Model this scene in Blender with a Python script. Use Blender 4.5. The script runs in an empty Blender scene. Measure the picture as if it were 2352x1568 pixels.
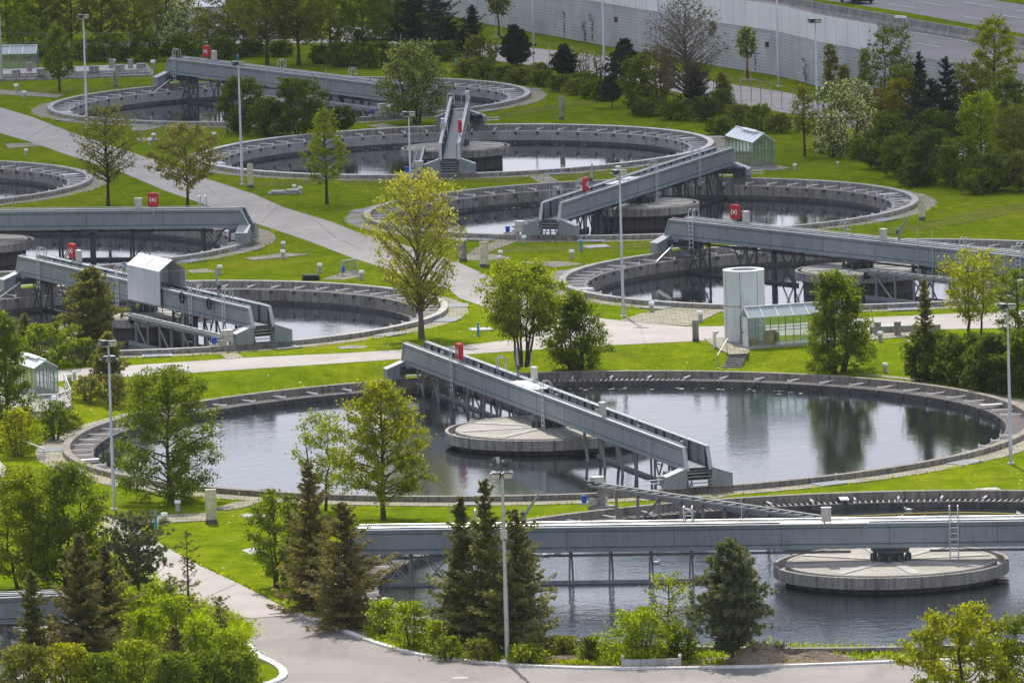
import bpy, math, random
import numpy as np
from mathutils import Vector, Matrix
R_ = math.radians
scene = bpy.context.scene
COL = scene.collection

# ------------------------------------------------------------------ camera model
H = 66.0; F = 20372.2; PITCH = 0.116432; ROLL = 0.029282
cR, sR = math.cos(ROLL), math.sin(ROLL)
cP, sP = math.cos(PITCH), math.sin(PITCH)
def at(x, y, z=0.0):
    u = (x - 1176) / F; v = -(y - 784) / F
    u2 = cR*u + sR*v; v2 = -sR*u + cR*v
    d = (u2, cP + v2*sP, -sP + v2*cP)
    t = (z - H) / d[2]
    return Vector((d[0]*t, d[1]*t, z))
def pxm(p):
    return F / (p.y*cP + (H - p.z)*sP)
cam = bpy.data.cameras.new("camera"); camo = bpy.data.objects.new("camera", cam); COL.objects.link(camo)
right = Vector((1, 0, 0)); up = Vector((0, sP, cP)); fw = Vector((0, cP, -sP))
rc = cR*right - sR*up; uc = sR*right + cR*up
m = Matrix((rc, uc, -fw)).transposed().to_4x4(); m.translation = (0, 0, H)
camo.matrix_world = m
cam.sensor_width = 36; cam.lens = 36*F/2352; cam.clip_start = 5; cam.clip_end = 20000
scene.camera = camo

# ------------------------------------------------------------------ tanks
ZL = -0.8
SL = (H - (ZL + 0.33)) / (H + 0.99)
RU = 18.409*1.1; RL = 26.482*1.1*SL
UP = {'C': (21.40, 542.3), 'D': (8.80, 585.76), 'E': (-3.62, 629.65), 'F': (-16.45, 673.78),
      'G': (-22.2, 529.89), 'H': (-34.79, 574.4), 'I': (-47.37, 616.1)}
TK = {k: (x*1.1, y*1.1, 0.0, RU) for k, (x, y) in UP.items()}
TK['A'] = (1.886*1.1*SL, 478.71*1.1*SL, ZL, RL)
TK['B'] = (18.285*1.1*SL, 423.69*1.1*SL, ZL, RL)
_j = at(168, 1480, ZL + 0.33)
TK['J'] = (_j.x - RL, _j.y, ZL, RL)

YU = sorted((at(x, y, 0).x, at(x, y, 0).y) for x, y in
     [(-200, 892), (137, 881), (435, 862), (772, 840), (1073, 819), (1251, 807), (1395, 799), (1577, 790),
      (1670, 800), (1722, 803), (1850, 795), (2000, 780), (2100, 790), (2352, 800), (2600, 800)])
YUX = [a for a, b in YU]; YUY = [b for a, b in YU]
STA, STB = at(1652, 830, -0.4).x, at(1722, 830, -0.4).x; STT, STL = at(1697, 812, 0).y, at(1678, 848.5, ZL).y
def hgt(x, y):
    if STA - 0.3 < x < STB + 0.3 and STL - 1 < y < STT + 1:
        t = min(1, max(0, (y-STL)/(STT-STL))); return ZL*(1-t) - 0.10*(0 < t < 1)
    yu = np.interp(x, YUX, YUY)
    cx, cy, _, R = TK['A']
    q = (R + 1.7)**2 - (x - cx)**2
    yl = cy + (math.sqrt(q) if q > 0 else 0.0)
    yl = min(yl, yu - 2.0)
    t = (y - yl) / (yu - yl); t = 0 if t < 0 else 1 if t > 1 else t
    return ZL * (1 - t*t*(3 - 2*t))
def gr(x, y):
    z = 0.0
    for _ in range(6):
        p = at(x, y, z); z = hgt(p.x, p.y)
    p = at(x, y, z); return p

# ------------------------------------------------------------------ materials
def mat(name):
    m = bpy.data.materials.new(name); m.use_nodes = True
    nt = m.node_tree; nt.nodes.clear()
    return m, nt, nt.nodes, nt.links
def N(ns, t, **kw):
    n = ns.new(t)
    for k, v in kw.items():
        if k in ('op',): n.operation = v
        elif hasattr(n, k): setattr(n, k, v)
        else: n.inputs[k].default_value = v
    return n
def c4(c): return (c[0], c[1], c[2], 1)
def ramp(ns, stops):
    r = ns.new('ShaderNodeValToRGB'); e = r.color_ramp.elements
    e[0].position, e[0].color = stops[0][0], c4(stops[0][1])
    e[1].position, e[1].color = stops[-1][0], c4(stops[-1][1])
    for p, c in stops[1:-1]:
        x = e.new(p); x.color = c4(c)
    return r
def mixc(ns, ls, f, a, b, blend='MIX'):
    n = ns.new('ShaderNodeMix'); n.data_type = 'RGBA'; n.blend_type = blend
    for i, v in ((0, f), (6, a), (7, b)):
        if hasattr(v, 'is_output') or hasattr(v, 'node'): ls.new(v, n.inputs[i])
        elif isinstance(v, (int, float)): n.inputs[i].default_value = v
        else: n.inputs[i].default_value = c4(v)
    return n.outputs[2]
def noise(ns, ls, vec, scale, detail=4, rough=0.6):
    n = ns.new('ShaderNodeTexNoise'); n.inputs['Scale'].default_value = scale
    n.inputs['Detail'].default_value = detail; n.inputs['Roughness'].default_value = rough
    if vec is not None: ls.new(vec, n.inputs['Vector'])
    return n.outputs['Fac']
def mapped(ns, ls, vec, sc):
    mp = ns.new('ShaderNodeMapping'); mp.inputs['Scale'].default_value = sc
    ls.new(vec, mp.inputs['Vector']); return mp.outputs['Vector']
def objco(ns): return ns.new('ShaderNodeTexCoord').outputs['Object']
def geoco(ns): return ns.new('ShaderNodeNewGeometry').outputs['Position']
def finish(m, ns, ls, col, rough=0.7, metal=0.0, bump=None, bstr=0.3, bdist=0.02, spec=0.4):
    b = ns.new('ShaderNodeBsdfPrincipled'); o = ns.new('ShaderNodeOutputMaterial')
    if isinstance(col, tuple): b.inputs['Base Color'].default_value = c4(col)
    else: ls.new(col, b.inputs['Base Color'])
    if isinstance(rough, (int, float)): b.inputs['Roughness'].default_value = rough
    else: ls.new(rough, b.inputs['Roughness'])
    b.inputs['Metallic'].default_value = metal; b.inputs['Specular IOR Level'].default_value = spec
    if bump is not None:
        bn = ns.new('ShaderNodeBump'); bn.inputs['Strength'].default_value = bstr; bn.inputs['Distance'].default_value = bdist
        ls.new(bump, bn.inputs['Height']); ls.new(bn.outputs[0], b.inputs['Normal'])
    ls.new(b.outputs[0], o.inputs[0]); return m

def m_paint(name, c, rough=0.45, metal=0.0, var=0.18, dirt=(0.10, 0.09, 0.07), dirta=0.35):
    m, nt, ns, ls = mat(name); g = geoco(ns)
    n1 = noise(ns, ls, g, 0.9, 5); n2 = noise(ns, ls, mapped(ns, ls, g, (3.5, 3.5, 0.35)), 1.6, 4)
    r1 = ramp(ns, [(0.3, tuple(v*(1-var) for v in c)), (0.7, tuple(min(1, v*(1+var)) for v in c))]); ls.new(n1, r1.inputs[0])
    r2 = ramp(ns, [(0.50, (0, 0, 0)), (0.74, (dirta,)*3)]); ls.new(n2, r2.inputs[0])
    col = mixc(ns, ls, r2.outputs[0], r1.outputs[0], dirt)
    return finish(m, ns, ls, col, rough, metal)
def m_concrete(name, c, streak=0.6, dark=(0.06, 0.055, 0.05), joint=0.0):
    m, nt, ns, ls = mat(name); g = geoco(ns)
    n1 = noise(ns, ls, g, 0.7, 6, 0.65); n3 = noise(ns, ls, g, 7, 4)
    r1 = ramp(ns, [(0.3, tuple(v*0.72 for v in c)), (0.7, tuple(min(1, v*1.15) for v in c))]); ls.new(n1, r1.inputs[0])
    n2 = noise(ns, ls, mapped(ns, ls, g, (2.6, 2.6, 0.16)), 1.5, 5, 0.7)
    r2 = ramp(ns, [(0.45, (0, 0, 0)), (0.68, (streak,)*3)]); ls.new(n2, r2.inputs[0])
    col = mixc(ns, ls, r2.outputs[0], r1.outputs[0], dark)
    r3 = ramp(ns, [(0.35, (0.75,)*3), (0.65, (1.05,)*3)]); ls.new(n3, r3.inputs[0])
    col = mixc(ns, ls, 1.0, col, r3.outputs[0], 'MULTIPLY')
    return finish(m, ns, ls, col, 0.85, 0, n3, 0.25, 0.02, 0.25)
def m_leaf(name, c, c2, trans=0.60, var=0.5, tint=(1.75, 1.72, 0.6)):
    m, nt, ns, ls = mat(name)
    ge = ns.new('ShaderNodeNewGeometry'); rnd = ge.outputs['Random Per Island']
    r = ramp(ns, [(0.0, tuple(v*(1-var*0.7) for v in c)), (0.5, c), (1.0, c2)]); ls.new(rnd, r.inputs[0])
    n = noise(ns, ls, ge.outputs['Position'], 0.9, 3)
    r2 = ramp(ns, [(0.35, (0.72, 0.78, 0.8)), (0.65, (1.15, 1.1, 1.0))]); ls.new(n, r2.inputs[0])
    col = mixc(ns, ls, 1.0, r.outputs[0], r2.outputs[0], 'MULTIPLY')
    d = ns.new('ShaderNodeBsdfPrincipled'); d.inputs['Roughness'].default_value = 0.6; d.inputs['Specular IOR Level'].default_value = 0.10
    t = ns.new('ShaderNodeBsdfTranslucent'); ls.new(col, d.inputs['Base Color'])
    tc = mixc(ns, ls, 1.0, col, tint, 'MULTIPLY'); ls.new(tc, t.inputs['Color'])
    mx = ns.new('ShaderNodeMixShader'); mx.inputs[0].default_value = trans
    ls.new(d.outputs[0], mx.inputs[1]); ls.new(t.outputs[0], mx.inputs[2])
    o = ns.new('ShaderNodeOutputMaterial'); ls.new(mx.outputs[0], o.inputs[0]); return m

M = {}
M['steel'] = m_paint('painted_steel', (0.25, 0.285, 0.295), 0.45, 0.0, 0.14, dirt=(0.13, 0.115, 0.095), dirta=0.42)
M['steel_dark'] = m_paint('dark_steel', (0.07, 0.085, 0.085), 0.5)
M['seam'] = m_paint('seam_green', (0.05, 0.105, 0.11), 0.5)
M['rail'] = m_paint('rail_capping', (0.46, 0.48, 0.48), 0.5, 0.0, 0.12)
M['galv'] = m_paint('galvanised', (0.50, 0.51, 0.52), 0.35, 0.6, 0.12)
M['bright'] = m_paint('glint_white_steel', (0.92, 0.92, 0.92), 0.25, 0.1, 0.06, dirta=0.1)  # near-white base puts the brackets' sun glint into the steel colour
M['deck'] = m_paint('deck_grating', (0.16, 0.18, 0.20), 0.6)
M['frame'] = m_paint('frame_grey', (0.27, 0.265, 0.26), 0.65)
M['cream'] = m_paint('cream_box', (0.56, 0.53, 0.44), 0.5)
M['red'] = m_paint('red_plastic', (0.55, 0.02, 0.025), 0.35, var=0.1, dirta=0.1)
M['white'] = m_paint('white_paint', (0.78, 0.78, 0.77), 0.45, var=0.06, dirta=0.18)
M['tower'] = m_paint('tower_panel', (0.66, 0.69, 0.70), 0.5, var=0.05, dirt=(0.3, 0.28, 0.24), dirta=0.4)
M['black'] = m_paint('black_rubber', (0.02, 0.02, 0.022), 0.6)
M['blue'] = m_paint('blue_plastic', (0.02, 0.09, 0.45), 0.4, var=0.1, dirta=0.1)
M['bluepost'] = m_paint('blue_post', (0.02, 0.25, 0.55), 0.45, var=0.1, dirta=0.1)
M['yellow'] = m_paint('yellow_rope', (0.6, 0.42, 0.03), 0.6)
M['tarp'] = m_paint('tarpaulin', (0.60, 0.61, 0.63), 0.6, var=0.08)
M['conc'] = m_concrete('concrete_wall', (0.42, 0.39, 0.35), 0.72)
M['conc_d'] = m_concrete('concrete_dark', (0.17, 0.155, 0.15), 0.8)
M['conc_l'] = m_concrete('concrete_light', (0.52, 0.50, 0.465), 0.35, (0.2, 0.18, 0.16))
M['deckc'] = m_concrete('concrete_deck', (0.42, 0.39, 0.34), 0.25, (0.2, 0.18, 0.15))
M['pillar'] = m_concrete('pillar_stone', (0.76, 0.69, 0.49), 0.3, (0.2, 0.18, 0.12))
M['kerb'] = m_concrete('kerb_stone', (0.82, 0.80, 0.76), 0.15, (0.3, 0.28, 0.25))
M['conc_w'] = m_concrete('concrete_weathered', (0.33, 0.295, 0.25), 0.8)
M['rack'] = m_paint('rack_rods', (0.36, 0.315, 0.28), 0.8)
M['wet'] = m_concrete('wet_concrete', (0.07, 0.066, 0.065), 0.7, (0.02, 0.02, 0.02))
M['bark'] = m_concrete('bark', (0.10, 0.075, 0.055), 0.6, (0.03, 0.022, 0.016))
M['barkg'] = m_concrete('bark_grey', (0.16, 0.13, 0.105), 0.5, (0.05, 0.04, 0.03))
M['stake'] = m_paint('stake_wood', (0.62, 0.42, 0.22), 0.8)

LEAF = {
'green': ((0.135, 0.185, 0.018), (0.205, 0.25, 0.028)), 'lime': ((0.22, 0.265, 0.02), (0.31, 0.35, 0.033)),
 'bright': ((0.225, 0.295, 0.008), (0.33, 0.39, 0.014)), 'yellow': ((0.31, 0.31, 0.06), (0.43, 0.41, 0.12)),
 'gold': ((0.24, 0.265, 0.014), (0.36, 0.36, 0.03)), 'dark': ((0.065, 0.105, 0.022), (0.105, 0.15, 0.03)),
 'olive': ((0.15, 0.16, 0.035), (0.22, 0.22, 0.05)), 'copper': ((0.25, 0.235, 0.085), (0.34, 0.31, 0.12)),
 'brown': ((0.15, 0.11, 0.065), (0.22, 0.16, 0.09)), 'pale': ((0.13, 0.18, 0.05), (0.36, 0.37, 0.20)),
 'blossom': ((0.13, 0.16, 0.07), (0.62, 0.62, 0.54)), 'willow': ((0.19, 0.19, 0.045), (0.27, 0.26, 0.065)),
 'mid': ((0.10, 0.145, 0.018), (0.155, 0.20, 0.027)), 'rust': ((0.20, 0.18, 0.02), (0.28, 0.24, 0.03)),
}
for k, (a, b) in LEAF.items(): M['leaf_' + k] = m_leaf('leaf_' + k, a, b)
def flowering(mt):
    r = [n for n in mt.node_tree.nodes if n.type == 'VALTORGB'][0].color_ramp.elements
    r[1].position = 0.56; r[2].position = 0.62
flowering(M['leaf_blossom']); flowering(M['leaf_pale'])
M['needle_dark'] = m_leaf('needle_dark', (0.036, 0.056, 0.036), (0.06, 0.085, 0.05), 0.3, 0.5)
M['needle_brown'] = m_leaf('needle_brown', (0.19, 0.165, 0.075), (0.29, 0.25, 0.115), 0.45, 0.5)
M['needle_olive'] = m_leaf('needle_olive', (0.175, 0.18, 0.075), (0.28, 0.27, 0.11), 0.5, 0.5)
M['needle_pine'] = m_leaf('needle_pine', (0.135, 0.155, 0.10), (0.205, 0.225, 0.14), 0.4, 0.4)

def m_grass():
    m, nt, ns, ls = mat('lawn'); g = geoco(ns)
    n1 = noise(ns, ls, g, 0.10, 5); n2 = noise(ns, ls, g, 0.8, 8, 0.75); n3 = noise(ns, ls, g, 5, 4, 0.75)
    r1 = ramp(ns, [(0.3, (0.12, 0.185, 0.006)), (0.55, (0.165, 0.215, 0.007)), (0.75, (0.22, 0.235, 0.014))]); ls.new(n1, r1.inputs[0])
    r2 = ramp(ns, [(0.25, (0.50, 0.60, 0.5)), (0.5, (0.95, 0.95, 0.95)), (0.75, (1.32, 1.2, 1.1))]); ls.new(n2, r2.inputs[0])
    col = mixc(ns, ls, 1.0, r1.outputs[0], r2.outputs[0], 'MULTIPLY')
    r3 = ramp(ns, [(0.3, (0.6, 0.65, 0.6)), (0.7, (1.3, 1.25, 1.2))]); ls.new(n3, r3.inputs[0])
    col = mixc(ns, ls, 1.0, col, r3.outputs[0], 'MULTIPLY')
    n5 = noise(ns, ls, g, 0.27, 7, 0.72); r5 = ramp(ns, [(0.55, (0, 0, 0)), (0.72, (0.55,)*3)]); ls.new(n5, r5.inputs[0]); col = mixc(ns, ls, r5.outputs[0], col, (0.19, 0.175, 0.035))
    n6 = noise(ns, ls, mapped(ns, ls, g, (1.0, 0.22, 1)), 0.9, 3); r6 = ramp(ns, [(0.4, (0.86, 0.90, 0.86)), (0.6, (1.08, 1.06, 1.0))]); ls.new(n6, r6.inputs[0]); col = mixc(ns, ls, 1.0, col, r6.outputs[0], 'MULTIPLY')
    # daisies and dandelions
    v = ns.new('ShaderNodeTexVoronoi'); v.inputs['Scale'].default_value = 1.1; ls.new(g, v.inputs['Vector'])
    th = N(ns, 'ShaderNodeMath', op='LESS_THAN'); th.inputs[1].default_value = 0.085; ls.new(v.outputs['Distance'], th.inputs[0])
    pn = noise(ns, ls, g, 0.16, 3); pt = N(ns, 'ShaderNodeMath', op='GREATER_THAN'); pt.inputs[1].default_value = 0.53; ls.new(pn, pt.inputs[0])
    mu = N(ns, 'ShaderNodeMath', op='MULTIPLY'); ls.new(th.outputs[0], mu.inputs[0]); ls.new(pt.outputs[0], mu.inputs[1])
    rr = ramp(ns, [(0.0, (0.65, 0.65, 0.6)), (0.65, (0.65, 0.65, 0.6)), (0.66, (0.6, 0.42, 0.01)), (1.0, (0.6, 0.42, 0.01))])
    sep = ns.new('ShaderNodeSeparateColor'); ls.new(v.outputs['Color'], sep.inputs[0]); ls.new(sep.outputs[0], rr.inputs[0])
    col = mixc(ns, ls, mu.outputs[0], col, rr.outputs[0])
    b = ns.new('ShaderNodeBsdfDiffuse'); ls.new(col, b.inputs[0]); bn = ns.new('ShaderNodeBump'); bn.inputs['Strength'].default_value = 0.6; bn.inputs['Distance'].default_value = 0.08
    ls.new(n3, bn.inputs['Height']); ls.new(bn.outputs[0], b.inputs['Normal']); o = ns.new('ShaderNodeOutputMaterial'); ls.new(b.outputs[0], o.inputs[0]); return m
M['grass'] = m_grass()
def m_asphalt(name, c, crack=0.3):
    m, nt, ns, ls = mat(name); g = geoco(ns)
    n1 = noise(ns, ls, g, 0.22, 5); n2 = noise(ns, ls, g, 14, 3); n4 = noise(ns, ls, mapped(ns, ls, g, (0.8, 0.15, 1)), 0.9, 4)
    r1 = ramp(ns, [(0.3, tuple(v*0.82 for v in c)), (0.7, tuple(v*1.12 for v in c))]); ls.new(n1, r1.inputs[0])
    r2 = ramp(ns, [(0.3, (0.85,)*3), (0.7, (1.12,)*3)]); ls.new(n2, r2.inputs[0])
    col = mixc(ns, ls, 1.0, r1.outputs[0], r2.outputs[0], 'MULTIPLY')
    r4 = ramp(ns, [(0.55, (0, 0, 0)), (0.75, (crack,)*3)]); ls.new(n4, r4.inputs[0])
    col = mixc(ns, ls, r4.outputs[0], col, tuple(v*0.55 for v in c))
    return finish(m, ns, ls, col, 0.75, 0, n2, 0.2, 0.01, 0.35)
M['asph'] = m_asphalt('asphalt_pale', (0.375, 0.335, 0.31), 0.4)
M['asph_d'] = m_asphalt('asphalt_worn', (0.25, 0.222, 0.205), 0.7)
M['asph_m'] = m_asphalt('asphalt_motorway', (0.20, 0.185, 0.19), 0.3)
def m_paving():
    m, nt, ns, ls = mat('paving_stones'); g = geoco(ns)
    b = ns.new('ShaderNodeTexBrick'); b.inputs['Scale'].default_value = 1.0
    b.inputs['Brick Width'].default_value = 0.55; b.inputs['Row Height'].default_value = 0.4; b.inputs['Mortar Size'].default_value = 0.022
    b.inputs['Color1'].default_value = (0.36, 0.32, 0.26, 1); b.inputs['Color2'].default_value = (0.27, 0.24, 0.20, 1); b.inputs['Mortar'].default_value = (0.12, 0.13, 0.06, 1)
    ls.new(g, b.inputs['Vector'])
    n = noise(ns, ls, g, 1.2, 5); r = ramp(ns, [(0.3, (0.65, 0.65, 0.6)), (0.7, (1.2, 1.2, 1.15))]); ls.new(n, r.inputs[0])
    col = mixc(ns, ls, 1.0, b.outputs['Color'], r.outputs[0], 'MULTIPLY')
    n2 = noise(ns, ls, g, 2.3, 5); r2 = ramp(ns, [(0.62, (0, 0, 0)), (0.72, (0.8,)*3)]); ls.new(n2, r2.inputs[0])
    col = mixc(ns, ls, r2.outputs[0], col, (0.09, 0.12, 0.02))
    return finish(m, ns, ls, col, 0.85, 0, b.outputs['Fac'], 0.2, -0.01, 0.2)
M['pave'] = m_paving()
def m_dry():
    m, nt, ns, ls = mat('dry_grass'); g = geoco(ns)
    n = noise(ns, ls, g, 2.6, 7, 0.8); n2 = noise(ns, ls, g, 6, 4)
    r = ramp(ns, [(0.3, (0.17, 0.14, 0.05)), (0.7, (0.32, 0.26, 0.14))]); ls.new(n2, r.inputs[0])
    d = ns.new('ShaderNodeBsdfDiffuse'); ls.new(r.outputs[0], d.inputs[0])
    t = ns.new('ShaderNodeBsdfTransparent'); mx = ns.new('ShaderNodeMixShader'); o = ns.new('ShaderNodeOutputMaterial')
    rr = ramp(ns, [(0.44, (0, 0, 0)), (0.68, (0.75,)*3)]); ls.new(n, rr.inputs[0]); ls.new(rr.outputs[0], mx.inputs[0])
    ls.new(t.outputs[0], mx.inputs[1]); ls.new(d.outputs[0], mx.inputs[2]); ls.new(mx.outputs[0], o.inputs[0]); return m
M['dry'] = m_dry()
def m_water(name, bscale, bstr, rough, ior=1.36, spec=0.62):
    m, nt, ns, ls = mat(name); g = geoco(ns)
    n1 = noise(ns, ls, mapped(ns, ls, g, (1, 0.8, 1)), bscale, 5, 0.62); n2 = noise(ns, ls, g, bscale*5, 2)
    big = noise(ns, ls, g, 0.06, 3)
    ad = N(ns, 'ShaderNodeMath', op='MULTIPLY_ADD'); ls.new(n2, ad.inputs[0]); ad.inputs[1].default_value = 0.3; ls.new(n1, ad.inputs[2])
    b = ns.new('ShaderNodeBsdfPrincipled'); b.inputs['Base Color'].default_value = (0.018, 0.022, 0.026, 1)
    b.inputs['Roughness'].default_value = rough; b.inputs['IOR'].default_value = ior; b.inputs['Specular IOR Level'].default_value = spec
    bn = ns.new('ShaderNodeBump'); bn.inputs['Distance'].default_value = 0.05
    r = ramp(ns, [(0.35, (bstr*0.45,)*3), (0.65, (bstr,)*3)]); ls.new(big, r.inputs[0]); ls.new(r.outputs[0], bn.inputs['Strength'])
    ls.new(ad.outputs[0], bn.inputs['Height']); ls.new(bn.outputs[0], b.inputs['Normal'])
    o = ns.new('ShaderNodeOutputMaterial'); ls.new(b.outputs[0], o.inputs[0]); return m
M['water'] = m_water('tank_water', 0.85, 0.34, 0.02)
M['water3'] = m_water('tank_water_choppy', 0.9, 1.3, 0.03, 1.33, 0.5)
M['water2'] = m_water('tank_water_still', 0.85, 0.17, 0.02)
def m_glass():
    m, nt, ns, ls = mat('pane_glass')
    gl = ns.new('ShaderNodeBsdfGlossy'); gl.inputs['Roughness'].default_value = 0.03; gl.inputs['Color'].default_value = (0.9, 0.95, 0.97, 1)
    t = ns.new('ShaderNodeBsdfTransparent'); t.inputs[0].default_value = (0.93, 0.97, 0.955, 1)
    fr = ns.new('ShaderNodeFresnel'); fr.inputs[0].default_value = 1.5
    ad = N(ns, 'ShaderNodeMath', op='ADD'); ad.inputs[1].default_value = 0.03; hf = N(ns, 'ShaderNodeMath', op='MULTIPLY'); hf.inputs[1].default_value = 0.5; ls.new(fr.outputs[0], hf.inputs[0]); ls.new(hf.outputs[0], ad.inputs[0])
    d = ns.new('ShaderNodeBsdfDiffuse'); d.inputs[0].default_value = (0.55, 0.6, 0.6, 1)
    m1 = ns.new('ShaderNodeMixShader'); m1.inputs[0].default_value = 0.05; ls.new(t.outputs[0], m1.inputs[1]); ls.new(d.outputs[0], m1.inputs[2])
    mx = ns.new('ShaderNodeMixShader'); ls.new(ad.outputs[0], mx.inputs[0]); ls.new(m1.outputs[0], mx.inputs[1]); ls.new(gl.outputs[0], mx.inputs[2])
    o = ns.new('ShaderNodeOutputMaterial'); ls.new(mx.outputs[0], o.inputs[0]); return m
M['glass'] = m_glass()
def m_roofglass():
    m, nt, ns, ls = mat('roof_sheet')
    return finish(m, ns, ls, (0.82, 0.85, 0.87), 0.3, 0.0)
M['roofglass'] = m_roofglass()
def m_gabion():
    m, nt, ns, ls = mat('block_wall'); uv = ns.new('ShaderNodeUVMap').outputs[0]
    b = ns.new('ShaderNodeTexBrick'); b.offset = 0.0; b.inputs['Scale'].default_value = 1.0
    b.inputs['Brick Width'].default_value = 2.5; b.inputs['Row Height'].default_value = 0.27; b.inputs['Mortar Size'].default_value = 0.035
    b.inputs['Color1'].default_value = (0.56, 0.555, 0.56, 1); b.inputs['Color2'].default_value = (0.53, 0.525, 0.535, 1); b.inputs['Mortar'].default_value = (0.42, 0.415, 0.42, 1)
    ls.new(uv, b.inputs['Vector'])
    n = noise(ns, ls, geoco(ns), 0.4, 5); r = ramp(ns, [(0.3, (0.82,)*3), (0.7, (1.12,)*3)]); ls.new(n, r.inputs[0])
    col = mixc(ns, ls, 1.0, b.outputs['Color'], r.outputs[0], 'MULTIPLY')
    return finish(m, ns, ls, col, 0.9, 0, b.outputs['Fac'], 0.5, -0.05, 0.2)
def m_roofpane():
    m, nt, ns, ls = mat('roof_pane_glass'); t = ns.new('ShaderNodeBsdfTransparent'); t.inputs[0].default_value = (0.85, 0.92, 0.93, 1)
    p = ns.new('ShaderNodeBsdfPrincipled'); p.inputs['Base Color'].default_value = (0.55, 0.62, 0.64, 1); p.inputs['Roughness'].default_value = 0.12  # pale body colour stands in for sky reflected by the roof glass
    mx = ns.new('ShaderNodeMixShader'); mx.inputs[0].default_value = 0.5; ls.new(t.outputs[0], mx.inputs[1]); ls.new(p.outputs[0], mx.inputs[2]); o = ns.new('ShaderNodeOutputMaterial'); ls.new(mx.outputs[0], o.inputs[0]); return m
M['roofpane'] = m_roofpane()
M['gabion'] = m_gabion()
def m_panel():
    m, nt, ns, ls = mat('barrier_panel'); uv = ns.new('ShaderNodeUVMap').outputs[0]
    b = ns.new('ShaderNodeTexBrick'); b.offset = 0.0; b.inputs['Scale'].default_value = 1.0
    b.inputs['Brick Width'].default_value = 2.5; b.inputs['Row Height'].default_value = 40; b.inputs['Mortar Size'].default_value = 0.03
    b.inputs['Color1'].default_value = (0.86, 0.85, 0.83, 1); b.inputs['Color2'].default_value = (0.80, 0.80, 0.79, 1); b.inputs['Mortar'].default_value = (0.34, 0.34, 0.34, 1)
    ls.new(mapped(ns, ls, uv, (1, 1, 1)), b.inputs['Vector'])
    n = noise(ns, ls, mapped(ns, ls, geoco(ns), (0.5, 0.5, 0.12)), 1.0, 5); r = ramp(ns, [(0.3, (0.92,)*3), (0.7, (1.05,)*3)]); ls.new(n, r.inputs[0])
    col = mixc(ns, ls, 1.0, b.outputs['Color'], r.outputs[0], 'MULTIPLY')
    return finish(m, ns, ls, col, 0.8)
M['panel'] = m_panel()
def m_soil():
    m, nt, ns, ls = mat('soil'); g = geoco(ns); n = noise(ns, ls, g, 6, 6, 0.75); v = ns.new('ShaderNodeTexVoronoi'); v.inputs['Scale'].default_value = 7; ls.new(g, v.inputs['Vector'])
    r = ramp(ns, [(0.3, (0.20, 0.15, 0.105)), (0.55, (0.36, 0.28, 0.20)), (0.75, (0.52, 0.43, 0.33))]); ls.new(n, r.inputs[0])
    r2 = ramp(ns, [(0.10, (0.45, 0.41, 0.36)), (0.2, (0, 0, 0))]); ls.new(v.outputs['Distance'], r2.inputs[0]); col = mixc(ns, ls, 0.6, r.outputs[0], r2.outputs[0], 'ADD')
    return finish(m, ns, ls, col, 0.95, 0, n, 1.0, 0.15, 0.1)
M['dirt'] = m_soil()
M['roof_dark'] = m_paint('dark_roof', (0.09, 0.075, 0.075), 0.8)
M['orange'] = m_paint('amber_lamp', (0.7, 0.3, 0.02), 0.4)

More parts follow.
